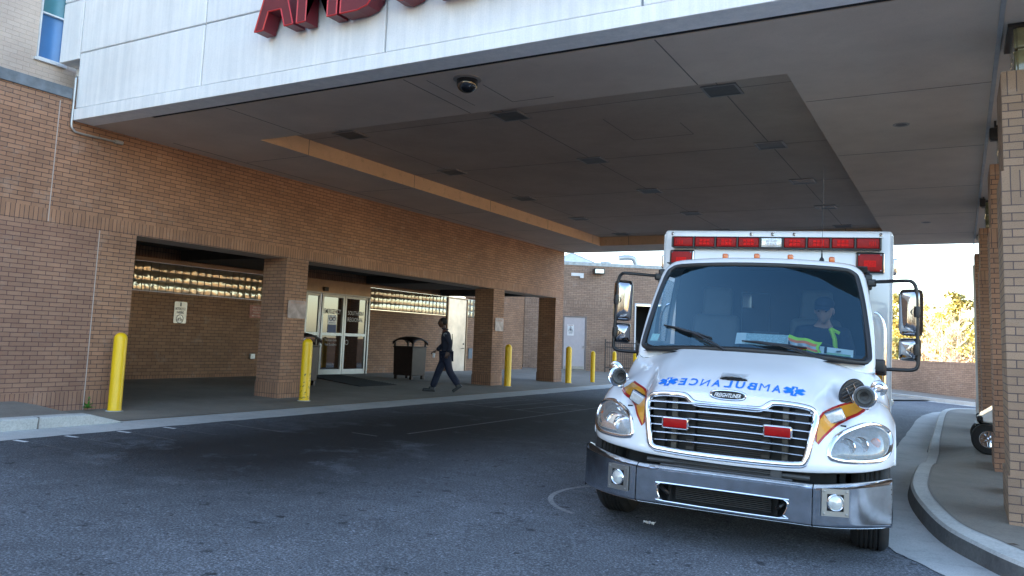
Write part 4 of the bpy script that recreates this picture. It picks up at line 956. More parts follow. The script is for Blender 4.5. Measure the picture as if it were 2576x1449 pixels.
plate('entrance_sign', 'faded red sign with a white left arrow on the porch wall beside the first column', 15.17, 15.75, .37, .71, XB+.010, M['signred'], .01, wr2, simple('pale_print', (.50, .40, .34), .6))
def wr3(mb):
    X = XW+.036
    for s, z, w in (('ALL VEHICLES', .595, .40),): text_on(mb, s, (X, 12.0, z), (0, 1, 0), (0, 0, 1), .042, w)
plate('column_sign', 'weathered reddish sign with peeling print on the first brick column', 11.74, 12.25, .30, .66, XW+.026, M['signfaded'], .04, wr3, simple('pink_print', (.42, .20, .14), .6))
def wr4(mb):
    text_on(mb, 'NO PARKING', (XW+.036, 20.17, .56), (0, 1, 0), (0, 0, 1), .05, .36)
plate('column_sign', 'weathered pale sign on the second brick column beside a bollard', 19.94, 20.42, .28, .66, XW+.026, M['signfaded'], .04, wr4, simple('red_print', (.34, .14, .10), .6))
# weed
mb = MB(); rw = random.Random(8); cx_, cy_ = -11.58, 7.62; z_ = zg(cx_, cy_)+.05
for k in range(26):
    an = rw.uniform(0, 2*pi); L = rw.uniform(.05, .14); up = rw.choice((.15, .3, 1.6)); d = Vector((cos(an), sin(an)*1.3, up)).normalized(); s = Vector((-d.y, d.x, 0)).normalized()*.022; p = Vector((cx_, cy_, z_))
    mb.add([p, p+d*L*.5+s, p+d*L, p+d*L*.5-s], [(0, 1, 2, 3)])
for k in range(8):
    p = Vector((cx_, cy_, z_+.02*k)); an = k*2.1; d = Vector((cos(an), sin(an), .6)).normalized(); s = Vector((-d.y, d.x, 0))*.02; mb.add([p, p+d*.03+s, p+d*.07, p+d*.03-s], [(0, 1, 2, 3)])
tag(mb.build('weed', M['green']), 'small green weed growing at the foot of the left brick wall', 'plant')
# litter and wheel stop
mb = MB(); rl = random.Random(2)
mb.grid(lambda u, v: (-2.37+.09*u+.01*sin(9*v), 6.64+.05*v+.01*sin(7*u), zg(-2.3, 6.6)+.008+.02*abs(sin(5*u+3*v))+.008*sin(11*v)), 6, 5)
o = mb.build('crumpled_tissue', M['white'], smooth=True); tag(o, 'small crumpled white tissue on the asphalt before the ambulance bumper', 'litter')
mb = MB(); zz = zg(.6, 10.3)+.15
mb.prism([(10.05, 0), (10.05, .06), (10.16, .15), (10.42, .15), (10.52, .05), (10.52, 0)], .40, 1.5, fn=lambda a, b, c: (c-.0+(b-.07)*-.25, a, zz+b))
tag(mb.build('rubber_ramp', M['rubber'], bevel=.006), 'black wedge shaped rubber block beside the nearest right pillar', 'wheel chock')
for i in range(9):
    x, y = rl.uniform(-.1, .35), rl.uniform(7.4, 9.4)
# fallen leaf
mb = MB(); p = Vector((.28, 7.38, zg(.3, 7.4)+.158)); mb.add([p, p+Vector((.05, .015, .006)), p+Vector((.09, -.01, .0)), p+Vector((.04, -.02, .004))], [(0, 1, 2, 3)])
tag(mb.build('dead_leaf', simple('leaf_brown', (.05, .025, .012), .8)), 'tiny dead brown leaf on the right sidewalk near its kerb', 'leaf')
# ------------------------------------------------------------------ golf cart
gc = empty('golf_cart', (.9, 14.6, zg(.9, 14.6)+.15), label='white golf cart mostly hidden behind the second right pillar', cat='golf cart')
gx, gy, gz = .345, 14.05, zg(.6, 14)+.152
def wheel(mb_t, mb_r, c, r, w, ax=(0, -1, 0), spokes=8, rimr=.55):
    prof = [(r*rimr, -w/2), (r*.9, -w/2), (r, -w/2+.03), (r, w/2-.03), (r*.9, w/2), (r*rimr, w/2)]
    mb_t.lathe(prof, c, ax, 36); a = Vector(ax)
    mb_r.lathe([(r*rimr, w/2), (r*rimr*.92, w/2), (r*rimr*.88, w/2-.02), (r*rimr*.3, w/2-.03), (r*rimr*.28, w/2), (.001, w/2+.01)], c, ax, 32)
for (dx, dy) in ((0, 0), (0, .95), (1.65, 0), (1.65, .95)):
    t_, r_ = MB(), MB(); wheel(t_, r_, (gx+dx, gy+dy, gz+.225), .225, .19, (0, -1 if dy == 0 else 1, 0))
    wo = t_.build('wheel', M['rubber'], gc, smooth=50)
    for k in range(8):
        a = 2*pi*k/8; sy = -1 if dy == 0 else 1
        r_.tube([(gx+dx+.03*cos(a), gy+dy+sy*.095, gz+.225+.03*sin(a)), (gx+dx+.115*cos(a), gy+dy+sy*.098, gz+.225+.115*sin(a))], .015, 5)
    r_.build('rim', M['chrome'], wo, smooth=50)
mb = MB()
mb.prism([(gx-.10, .46), (gx-.14, .51), (gx-.08, .56), (gx+.12, .70), (gx+.38, .86), (gx+.42, .46), (gx+.95, .34), (gx+.95, .28), (gx+.36, .28), (gx+.26, .44)], gy+.02, gy+.95, fn=lambda a, b, c: (a, c, gz+b))
mb.build('front_cowl', M['white_cart'], gc, bevel=.04, seg=3)
mb = MB(); mb.prism([(gx+.9, .30), (gx+.9, .62), (gx+2.1, .66), (gx+2.15, .30)], gy+.04, gy+.92, fn=lambda a, b, c: (a, c, gz+b)); mb.build('rear_body', M['white_cart'], gc, bevel=.04)
mb = MB(); mb.rbox((gx+1.25, gy+.48, gz+.72), (.5, .85, .12), r=.04); mb.rbox((gx+1.5, gy+.48, gz+.98), (.1, .85, .4), r=.04); mb.build('seat', M['seat'], gc, smooth=True)
mb = MB(); mb.rbox((gx-.09, gy+.12, gz+.51), (.10, .20, .09), r=.02); mb.rbox((gx-.09, gy+.83, gz+.51), (.10, .20, .09), r=.02); mb.box(gx-.16, gx-.11, gy+.15, gy+.84, gz+.38, gz+.43); mb.build('bumper', M['black'], gc)
mb = MB(); mb.tube([(gx+.35, gy+.3, gz+.75), (gx+.62, gy+.3, gz+1.0)], .018); mb.tube([(gx+.62+.1*cos(a)*-.7, gy+.3+.16*sin(a), gz+1.0+.1*cos(a)) for a in [2*pi*k/16 for k in range(16)]], .014, 6, closed=True); mb.build('steering_wheel', M['black'], gc)
mb = MB(); mb.tube([(gx, gy+.1, gz+.24), (gx+.08, gy+.2, gz+.42)], .03); mb.tube([(gx, gy+.85, gz+.24), (gx+.08, gy+.75, gz+.42)], .03); mb.tube([(gx, gy, gz+.22), (gx, gy+.95, gz+.22)], .02); mb.build('axle', M['galv'], gc)
# ------------------------------------------------------------------ people
def skin_eval(nodes, edges, sub=2):
    ks = list(nodes); me = bpy.data.meshes.new('sk'); me.from_pydata([nodes[k][0] for k in ks], [(ks.index(a), ks.index(b)) for a, b in edges], [])
    o = bpy.data.objects.new('sk', me); C.objects.link(o); m = o.modifiers.new('s', 'SKIN'); m.use_smooth_shade = True
    sv = me.skin_vertices[0].data
    for i, k in enumerate(ks): r = nodes[k][1]; sv[i].radius = r if isinstance(r, tuple) else (r, r); sv[i].use_root = (i == 0)
    s = o.modifiers.new('ss', 'SUBSURF'); s.levels = sub; s.render_levels = sub
    dg = bpy.context.evaluated_depsgraph_get(); dg.update(); e = o.evaluated_get(dg).to_mesh()
    v = [tuple(p.co) for p in e.vertices]; f = [tuple(p.vertices) for p in e.polygons]
    o.evaluated_get(dg).to_mesh_clear(); bpy.data.objects.remove(o); bpy.data.meshes.remove(me); return v, f
def head_mb(mb, c, fwd, up, s=1.0, mi=0, eye_mi=1):
    """head centred at c; fwd and up unit vectors"""
    c = Vector(c); f = Vector(fwd).normalized(); u = Vector(up).normalized(); r = f.cross(u).normalized(); u = r.cross(f)
    def P(x, y, z): return c+(r*x+f*y+u*z)*s
    vs = []; n, m = 24, 18; fs = []
    for i in range(m+1):
        t = pi*i/m
        for k in range(n):
            p = 2*pi*k/n; x, y, z = .076*sin(t)*cos(p), .095*sin(t)*sin(p), .118*cos(t)
            if z < 0: j = -z/.118; x *= 1-.30*j; y = y*(1-.18*j)+.018*j*(1 if y > 0 else .2)
            if y > .05:  # face plane, nose, brow, mouth
                y *= .94; nose = math.exp(-(x/.012)**2)*math.exp(-((z+.012)/.024)**2)*.024; brow = math.exp(-((z-.028)/.012)**2)*math.exp(-(x/.045)**2)*.006
                eye = -(math.exp(-((abs(x)-.031)/.014)**2)*math.exp(-((z-.008)/.012)**2))*.008; lip = math.exp(-((z+.055)/.010)**2)*math.exp(-(x/.024)**2)*.006; chin = math.exp(-((z+.095)/.018)**2)*math.exp(-(x/.03)**2)*.008
                y += nose+brow+eye+lip+chin
            vs.append(P(x, y, z))
    for i in range(m):
        for k in range(n): l = (k+1) % n; fs.append((i*n+k, (i+1)*n+k, (i+1)*n+l, i*n+l))
    mb.add(vs, fs, mi)
    for sx in (-1, 1):
        mb.ell(P(sx*.077, -.004, -.005), (.012*s, .022*s, .032*s), 10, 8, Matrix((r, f, u)).transposed(), mi); mb.ell(P(sx*.031, .078, .008), (.011*s, .008*s, .007*s), 8, 6, Matrix((r, f, u)).transposed(), eye_mi)
def hand_mb(mb, wrist, d, palm_n, s=1.0, side=1, curl=.6, mi=0):
    """wrist point, direction of the hand, palm normal"""
    w = Vector(wrist); d = Vector(d).normalized(); n = Vector(palm_n); n = (n-d*n.dot(d)).normalized(); b = d.cross(n)*side
    R = Matrix((b, d, n)).transposed(); mb.rbox(w+d*.05*s, (.080*s, .10*s, .030*s), R, mi, r=.013)
    for i, L in enumerate((.070, .080, .075, .058)):
        q = w+d*.095*s+b*(.030-.020*i)*s; pts = [q-d*.02*s, q]; dd = d.copy()
        for k in range(3): a = curl*(.35+.5*k); dd = (d*cos(a)+n*sin(a)); q = q+dd*L*s/3; pts.append(q.copy())
        mb.tube(pts, [.0095*s, .0095*s, .009*s, .0085*s, .006*s], 8, mi=mi)
    q = w+d*.02*s+b*.036*s; dd = (d*.75+b*.5+n*.35).normalized(); mb.tube([q, q+dd*.035*s, q+dd*.035*s+(d*.9+n*.4).normalized()*.03*s, q+dd*.035*s+(d*.8+n*.7).normalized()*.05*s], [.014*s, .012*s, .0105*s, .007*s], 8, mi=mi)
PO = Vector((-10.95, 16.34, zg(-10.95, 16.34)+.012)); PF = Vector((-.8716, -.4903, 0)); PNn = Vector((.4903, -.8716, 0))
def pp(f, n, z): return PO+PF*f+PNn*n+Vector((0, 0, z))
pe = empty('person', tuple(PO), label='person in dark navy uniform walking left along the kerb, seen from the side', cat='person')
J = dict(pel=((-.03, 0, .96), (.145, .115)), hipL=((-.03, .10, .90), .10), kneeL=((-.12, .11, .52), .068), ankL=((-.36, .11, .19), .045), toeL=((-.29, .11, .05), .035), hipR=((-.02, -.10, .90), .10), kneeR=((.15, -.10, .52), .068), ankR=((.29, -.10, .10), .045), toeR=((.44, -.10, .04), .035),
     waist=((-.02, 0, 1.10), (.15, .11)), chest=((.01, 0, 1.33), (.165, .12)), nb=((.03, 0, 1.46), (.10, .085)), neck=((.055, 0, 1.55), .055), hd=((.08, 0, 1.64), .06),
     shL=((.0, .18, 1.42), .07), elL=((-.13, .26, 1.17), .050), wrL=((-.07, .24, .97), .032), shR=((.03, -.18, 1.42), .07), elR=((.06, -.25, 1.16), .050), wrR=((.24, -.21, 1.0), .032))
E_ = [('pel', 'waist'), ('waist', 'chest'), ('chest', 'nb'), ('nb', 'neck'), ('neck', 'hd'), ('pel', 'hipL'), ('hipL', 'kneeL'), ('kneeL', 'ankL'), ('ankL', 'toeL'), ('pel', 'hipR'), ('hipR', 'kneeR'), ('kneeR', 'ankR'), ('ankR', 'toeR'), ('nb', 'shL'), ('shL', 'elL'), ('elL', 'wrL'), ('nb', 'shR'), ('shR', 'elR'), ('elR', 'wrR')]
def sub_skel(names, grow, ov={}):
    nd = {}
    for k in names: p, r = J[k]; r = r if isinstance(r, tuple) else (r, r); r = tuple(x+grow for x in r); nd[k] = (pp(*p), ov.get(k, r))
    return nd, [(a, b) for a, b in E_ if a in names and b in names]
nd, ed = sub_skel(list(J), -.012); v, f = skin_eval(nd, ed); mb = MB(); mb.add(v, f)
head_mb(mb, pp(.115, 0, 1.685), PF+Vector((0, 0, -.02)), Vector((0, 0, 1))+PF*.06, 1.02)
hand_mb(mb, pp(-.07, .24, .98), Vector((0, 0, -1))+PF*.25, PNn*-1, 1.0, 1); hand_mb(mb, pp(.24, -.21, 1.0), PF*.9+Vector((0, 0, -.35)), Vector((0, 0, -1)), 1.0, -1, .8)
mb.build('body', [M['skin_dark'], M['black']], pe, smooth=180)
nd, ed = sub_skel(['waist', 'chest', 'nb', 'shL', 'elL', 'wrL', 'shR', 'elR', 'wrR', 'pel'], .024); nd = {k: nd[k] for k in ['waist', 'pel', 'chest', 'nb', 'shL', 'elL', 'wrL', 'shR', 'elR', 'wrR']}; nd['pel'] = (pp(-.03, 0, 1.02), (.168, .138)); v, f = skin_eval(nd, ed); mb = MB(); mb.add(v, f)
mb.tube([pp(.035+.07*cos(a), .068*sin(a), 1.535+.01*cos(a)) for a in [2*pi*k/12 for k in range(12)]], .018, 6, closed=True); mb.build('jacket', M['navy'], pe, smooth=180)
nd, ed = sub_skel(['pel', 'hipL', 'kneeL', 'ankL', 'hipR', 'kneeR', 'ankR'], .027, {'ankL': (.088, .07), 'ankR': (.088, .07)}); v, f = skin_eval(nd, ed); mb = MB(); mb.add(v, f); mb.build('trousers', M['navy2'], pe, smooth=180)
mb = MB(); mb.tube([pp(-.035+.128*cos(a), .160*sin(a), 1.0) for a in [2*pi*k/20 for k in range(20)]], .02, 6, closed=True); mb.build('belt', M['black'], pe)
def shoe(heel, toe, up):
    mb = MB(); h, t = Vector(heel), Vector(toe); d = (t-h).normalized(); L = (t-h).length; side = PNn; u = side.cross(d); u = u if u.z > 0 else -u
    R = Matrix((d, side, u)).transposed(); mb.rbox(h+d*L*.5+u*.035, (L, .095, .07), R, r=.035); mb.rbox(h+d*L*.28+u*.07, (L*.5, .085, .09), R, r=.035); mb.rbox(h+d*L*.5+u*.008, (L*1.0, .1, .022), R, r=.01); return mb
shoe(pp(.22, -.10, .012), pp(.53, -.10, .02), 0).build('shoe', M['black'], pe, smooth=60); shoe(pp(-.43, .11, .16), pp(-.27, .11, .012), 0) and shoe(pp(-.45, .11, .17), pp(-.235, .11, .012), 0).build('shoe', M['black'], pe, smooth=60)
mb = MB(); hc = pp(.10, 0, 1.715)
mb.ell(hc-PF*.012, (.085, .098, .098), 20, 12, Matrix((PNn, PF, Vector((0, 0, 1)))).transposed()); mb.build('hair', M['hair'], pe, smooth=True)
mb = MB(); c_ = pp(.005, .258, 1.395); R = Matrix((PF, PNn, Vector((0, 0, 1)))).transposed(); mb.ell(c_, (.045, .006, .05), 14, 8, R, 0); mb.ell(c_+PNn*.002, (.030, .007, .034), 12, 8, R, 1); mb.build('shoulder_patch', [simple('patch_grey', (.22, .24, .24), .7), simple('patch_dark', (.03, .05, .08), .7)], pe)
mb = MB(); mb.tube([pp(-.15, .06, 1.42), pp(-.165, .08, 1.2), pp(-.15, .12, 1.03)], .010, 5); mb.build('radio_cord', simple('cord_grey', (.12, .11, .08), .7), pe)
cup = MB(); cup.lathe([(.001, 0), (.028, 0), (.036, .10), (.036, .104), (.001, .106)], pp(.30, -.20, .83), (0, 0, 1), 16); tag(cup.build('paper_cup', M['white'], smooth=40), 'small white cup held in the lowered hand of the walking person', 'cup')
# ------------------------------------------------------------------ ambulance (local axes: x to its left side, y backwards, z up)
_c, _s = cos(.0889), sin(.0889); _cr, _sr = cos(.0278), sin(.0278)
_a = Vector((_c, _s, 0)); _b = Vector((-_s, _c, 0)); _z = Vector((0, 0, 1)); _a2 = _a*_cr-_z*_sr; _u2b = _z*_cr+_a*_sr
AMX = Matrix(((_a2.x, _b.x, _u2b.x, -1.6179), (_a2.y, _b.y, _u2b.y, 6.2035), (_a2.z, _b.z, _u2b.z, -1.524), (0, 0, 0, 1)))
amb = empty('ambulance', mtx=AMX, label='white box ambulance facing the viewer, chrome bumper, red lights across the top', cat='ambulance')
def AB(mb, name, mats, parent=None, **k): return mb.build(name, mats, parent or amb, local=True, **k)
# --- hood surface
KA = [0, .35, .60, .68, .80, .95, 1.08, 1.16, 1.205]
KT = [[(.16, .632), (.13, .64), (.125, .70), (.165, .95), (.20, 1.13), (.30, 1.205), (.65, 1.335), (1.0, 1.435), (1.27, 1.512)],
      [(.165, .637), (.135, .645), (.13, .705), (.17, .95), (.215, 1.125), (.32, 1.195), (.65, 1.325), (1.0, 1.43), (1.28, 1.510)],
      [(.19, .645), (.155, .652), (.145, .715), (.19, .95), (.25, 1.105), (.36, 1.175), (.68, 1.295), (1.0, 1.41), (1.30, 1.502)],
      [(.20, .65), (.165, .658), (.155, .72), (.20, .92), (.30, 1.055), (.42, 1.13), (.70, 1.265), (1.0, 1.39), (1.33, 1.484)],
      [(.25, .66), (.20, .668), (.19, .735), (.25, .89), (.38, .985), (.52, 1.04), (.75, 1.165), (1.02, 1.33), (1.36, 1.462)],
      [(.32, .67), (.27, .68), (.255, .75), (.33, .89), (.46, 1.015), (.60, 1.095), (.82, 1.155), (1.08, 1.26), (1.40, 1.425)],
      [(.42, .69), (.37, .70), (.36, .77), (.43, .89), (.54, 1.0), (.68, 1.10), (.88, 1.165), (1.12, 1.19), (1.42, 1.37)],
      [(.54, .705), (.50, .715), (.49, .78), (.55, .88), (.64, .97), (.76, 1.06), (.95, 1.12), (1.18, 1.12), (1.43, 1.22)],
      [(.64, .72), (.62, .73), (.615, .78), (.66, .86), (.73, .92), (.83, .985), (.98, 1.03), (1.22, 1.0), (1.44, .97)]]
NV = 8
def pchip(x, xs, ys):
    n = len(xs); h = [xs[i+1]-xs[i] for i in range(n-1)]; d = [(ys[i+1]-ys[i])/h[i] for i in range(n-1)]
    def m(i):
        if i == 0: return d[0] if xs[0] != 0 else 0
        if i == n-1: return d[-1]
        if d[i-1]*d[i] <= 0: return 0
        return 2*d[i-1]*d[i]/(d[i-1]+d[i])
    i = max(0, min(n-2, next((k for k in range(n-1) if x <= xs[k+1]), n-2))); t = (x-xs[i])/h[i]
    return (2*t**3-3*t*t+1)*ys[i]+(t**3-2*t*t+t)*h[i]*m(i)+(-2*t**3+3*t*t)*ys[i+1]+(t**3-t*t)*h[i]*m(i+1)
_ka = {}
def knots(a):
    a = round(abs(a), 4)
    if a not in _ka: _ka[a] = ([pchip(a, KA, [KT[j][k][0] for j in range(len(KA))]) for k in range(NV+1)], [pchip(a, KA, [KT[j][k][1] for j in range(len(KA))]) for k in range(NV+1)])
    return _ka[a]
VS = list(range(NV+1))
def cat(ys, v):
    i = max(0, min(NV-1, int(v))); t = v-i; p0 = ys[max(i-1, 0)]; p1 = ys[i]; p2 = ys[i+1]; p3 = ys[min(i+2, NV)]
    return .5*(2*p1+(p2-p0)*t+(2*p0-5*p1+4*p2-p3)*t*t+(-p0+3*p1-3*p2+p3)*t**3)
def hood(a, v): kb, kc = knots(a); return Vector((a, cat(kb, v), cat(kc, v)))
def surf(a, c, off=0.0):
    """point of the hood seen from the front at (a, c), pushed out by off"""
    lo, hi = 1.0, 6.4; 
    v = lo
    while v < hi and hood(a, v).z < c: v += .08
    l, h = max(lo, v-.08), v
    for _ in range(8):
        m = (l+h)/2
        if hood(a, m).z < c: l = m
        else: h = m
    p = hood(a, l)
    if off:
        e = .01; du = hood(min(1.2, abs(a)+e)*(1 if a >= 0 else -1), l)-hood((abs(a)-e)*(1 if a >= 0 else -1), l); dv = hood(a, min(8, l+.05))-hood(a, max(0, l-.05))
        n = du.cross(dv).normalized()
        if n.y > 0: n = -n
        p = p+n*off
    return p
GR = [(-.545, .700), (-.30, .688), (0, .685), (.30, .688), (.545, .700), (.585, .73), (.605, .80), (.632, .95), (.648, 1.04), (.635, 1.085), (.60, 1.112), (.50, 1.128), (.36, 1.133), (.315, 1.118), (.27, 1.085), (.20, 1.075), (0, 1.078), (-.20, 1.075), (-.27, 1.085), (-.315, 1.118), (-.36, 1.133), (-.50, 1.128), (-.60, 1.112), (-.635, 1.085), (-.648, 1.04), (-.632, .95), (-.605, .80), (-.585, .73)]
def inpoly(x, y, P):
    r = False; j = len(P)-1
    for i in range(len(P)):
        if (P[i][1] > y) != (P[j][1] > y) and x < (P[j][0]-P[i][0])*(y-P[i][1])/(P[j][1]-P[i][1])+P[i][0]: r = not r
        j = i
    return r
GS = [(x*.975, .9+(y-.9)*.96) for x, y in GR]
mb = MB()
NA = 150
def aa(u):
    return -1.205+2.41*u
mb.grid(lambda u, v: tuple(hood(aa(u), v*NV)), NA, 96, skip=lambda c: c.y < .42 and inpoly(c.x, c.z, GS))
for s in (-1, 1):   # fender side with wheel arch
    n = 24; top = [hood(s*1.205, 1+6.99*k/n) for k in range(n+1)]; vs = []
    for p in top:
        q = .53**2-(p.y-.96)**2; bz = .47+sqrt(q) if q > 0 else .55
        if p.y < .66: bz = p.z-.015
        bz = min(bz, p.z-.012); vs += [tuple(p), (s*1.212, p.y, (p.z+bz)/2), (s*1.205, p.y, bz), (s*1.12, p.y, bz+.01)]
    mb.add(vs, [(i*4+k, i*4+k+1, (i+1)*4+k+1, (i+1)*4+k) for i in range(n) for k in range(3)])
hd_ = AB(mb, 'hood', M['paint'], smooth=60, weld=True)
# --- stripe on the hood flank
def stripe(inner, outer, mi_, off, mb, s, n=26, m=7):
    def at(P, t): 
        i = min(int(t*(len(P)-1)), len(P)-2); k = t*(len(P)-1)-i; return (P[i][0]+(P[i+1][0]-P[i][0])*k, P[i][1]+(P[i+1][1]-P[i][1])*k)
    if 1:
        mb.grid(lambda u, v: tuple(surf(s*(at(inner, u)[0]*(1-v)+at(outer, u)[0]*v), at(inner, u)[1]*(1-v)+at(outer, u)[1]*v, off)), n, m, mi_)
INN = [(.662, .87), (.662, .94), (.672, 1.03), (.70, 1.075), (.76, 1.105), (.83, 1.13), (.90, 1.15), (.95, 1.165)]; OUT = [(.664, .87), (.70, .92), (.74, .965), (.78, 1.00), (.82, 1.025), (.87, 1.055), (.93, 1.085), (.98, 1.12)]
for s in (-1, 1):
    mb = MB(); stripe([(x-.010, y+.014) for x, y in INN], [(x+.012, y-.012) for x, y in OUT], 1, .003, mb, s); stripe(INN, OUT, 0, .006, mb, s); AB(mb, 'hood_stripe', [M['orange'], M['stripe_red']], hd_, smooth=True)
# --- hood writing: mirrored word and stars of life
def onhood(a, s, off=.004):
    """a across, s metres along the hood from the writing base line"""
    key = round(a, 3)
    v = 5.0
    def arc(v0, L):
        p = hood(a, v0); st = .02 if L > 0 else -.02; acc = 0
        while acc < abs(L) and .5 < v0 < 7.9: v0 += st; q = hood(a, v0); acc += (q-p).length; p = q
        return v0
    v = arc(v, s-.02); p = hood(a, v); e = .01; n = (hood(a+e, v)-hood(a-e, v)).cross(hood(a, v+.05)-hood(a, v-.05)).normalized()
    if n.z < 0: n = -n
    return p+n*off
mb = MB(); word = 'AMBULANCE'; LH = .135; base = .045
for i, ch in enumerate(word):
    xc = .345-.0934*i; v, f, asp = text2d(ch, 0.0 if ch in 'MN' else .022); w = .068
    if ch == 'M': w = .074
    if ch == 'L': w = .055
    if ch == 'E': w = .055
    mb.add([onhood(xc-(x-.5)*w, base+y*LH) for x, y in v], f)
for s in (-1, 1):
    cx_ = .475 if s > 0 else -.53; cy_ = base+LH/2
    for k in range(3):
        an = k*pi/3; L, w = .084, .022; n = 6; vs = []
        for j in range(n+1):
            for sg_ in (-1, 1):
                lx_, ly_ = sg_*w, -L+2*L*j/n; X_, Y_ = lx_*cos(an)-ly_*sin(an), lx_*sin(an)+ly_*cos(an); vs.append(onhood(cx_+X_, cy_+Y_, .004+.0006*k))
        mb.add(vs, [(2*j, 2*j+1, 2*j+3, 2*j+2) for j in range(n)])
    pts = [onhood(cx_+.009*sin(9*t), cy_-.05+.10*t, .0075) for t in [k/14 for k in range(15)]]; mb.tube(pts, .003, 4, mi=1); mb.tube([onhood(cx_, cy_-.07, .007), onhood(cx_, cy_+.07, .007)], .002, 4, mi=1)
AB(mb, 'hood_writing', [M['blue_letter'], M['white']], hd_)
def vmouth(u): return .205-.016*sin(pi*u)
mb = MB(); mb.grid(lambda u, v: tuple(onhood(-.115+.23*u, vmouth(u)+.16*v, .002+.034*sin(pi*u)**.5*(1-v)**1.3)), 20, 8); AB(mb, 'hood_vent', M['paint'], hd_, smooth=True)
mb = MB(); mb.grid(lambda u, v: tuple(onhood(-.112+.224*u, vmouth(u)-.002, .0025+.028*v*sin(pi*u)**.5)), 20, 2); AB(mb, 'vent_mouth', M['dark'], hd_)
# --- grille
gr = empty('grille', mtx=AMX); gr.parent = amb; gr.matrix_basis = Matrix.Identity(4)
def gsurf(x, y, off): return surf(x, min(y, 1.125), 0)+Vector((0, -off, 0 if y <= 1.125 else y-1.125))
path = cr(GR+[GR[0]], 4)[:-1]
mb = MB(); mb.tube([gsurf(x, y, .004) for x, y in path], .02, 10, closed=True, flat=((0, 1, 0), .026, .020)); AB(mb, 'grille_surround', M['chrome'], gr, smooth=True)
for k in range(6):
    z = .765+.0605*k; w = .575+.045*min(1, (z-.72)/.3); pts = []
    for i in range(25): x = -w+2*w*i/24; pts.append((x, surf(x*.98, .95).y-.020+(.95-z)*-.05*0+.02, z+.012*(1-(x/w)**2)))
    mb = MB(); mb.tube(pts, .01, 8, flat=((0, 1, 0), .0100, .022)); AB(mb, 'grille_bar', M['chrome'], gr, smooth=True)
mb = MB(); mb.box(-.62, .62, .33, .36, .66, 1.12, 0)
for s in (-1, 1):
    mb.box(s*.29-.035, s*.29+.035, .235, .33, .68, 1.10, 0)
    for k in range(7): mb.box(s*.29-.03, s*.29+.03, .228, .235, .71+.058*k, .73+.058*k, 1)
    mb.box(s*.43-.022, s*.43+.022, .28, .33, .68, 1.11, 2); mb.box(s*.55-.05, s*.55+.05, .26, .33, .68, 1.11, 0)
for k in range(26): mb.box(-.25, .25, .322, .33, .69+.0165*k, .696+.0165*k, 1)
AB(mb, 'radiator', [simple('radiator_black', (.010, .010, .010), .6), simple('radiator_fin', (.05, .045, .04), .5), simple('bracket_grey', (.10, .09, .075), .6, var=.4, scale=20)], gr)
mb = MB()
ob = [(.135*cos(t), .036*sin(t)) for t in [2*pi*k/36 for k in range(36)]]
def emb(x, y, o): return Vector((x, surf(min(.3, abs(x)), 1.16).y-o-.006, 1.163+y*1.0))
def oval(sx, sy, o, mi, mb): n = 36; vs = [emb(.135*sx*(abs(cos(2*pi*k/n))**.8)*(1 if cos(2*pi*k/n) > 0 else -1), .036*sy*(abs(sin(2*pi*k/n))**.8)*(1 if sin(2*pi*k/n) > 0 else -1), o) for k in range(n)]; mb.add(vs, [tuple(range(n))], mi)
mb.tube([emb(.135*(abs(cos(2*pi*k/40))**.8)*(1 if cos(2*pi*k/40) > 0 else -1), .036*(abs(sin(2*pi*k/40))**.8)*(1 if sin(2*pi*k/40) > 0 else -1), .012) for k in range(40)], .009, 8, closed=True); oval(1, 1, .012, 0, mb); oval(.90, .78, .0135, 1, mb)
v, f, asp = text2d('FREIGHTLINER', .03); mb.add([emb((x-.5)*.205+.012*(y-.5), (y-.5)*.032, .016) for x, y in v], f, 2)
AB(mb, 'emblem', [M['chrome'], M['black'], M['white']], gr, smooth=30)
for s, z in ((-1, .915), (1, .930)):
    c = (s*.388, .125, z+.0); mb = MB(); mb.rbox(c, (.215, .05, .095), r=.018); lo = AB(mb, 'grille_light', M['chrome'], smooth=True)
    mb = MB(); mb.rbox((c[0], c[1]-.022, c[2]), (.188, .03, .072), r=.01); AB(mb, 'lens', M['lamp_red'], lo, smooth=True)
    mb = MB(); 
    for sx in (-1, 1):
        for sz in (-1, 1): mb.lathe([(.001, -.027), (.006, -.026), (.006, -.02)], (c[0]+sx*.099, c[1], c[2]+sz*.040*.0+sz*.036), (0, 1, 0), 8)
    AB(mb, 'screw', M['chrome_dark'], lo)
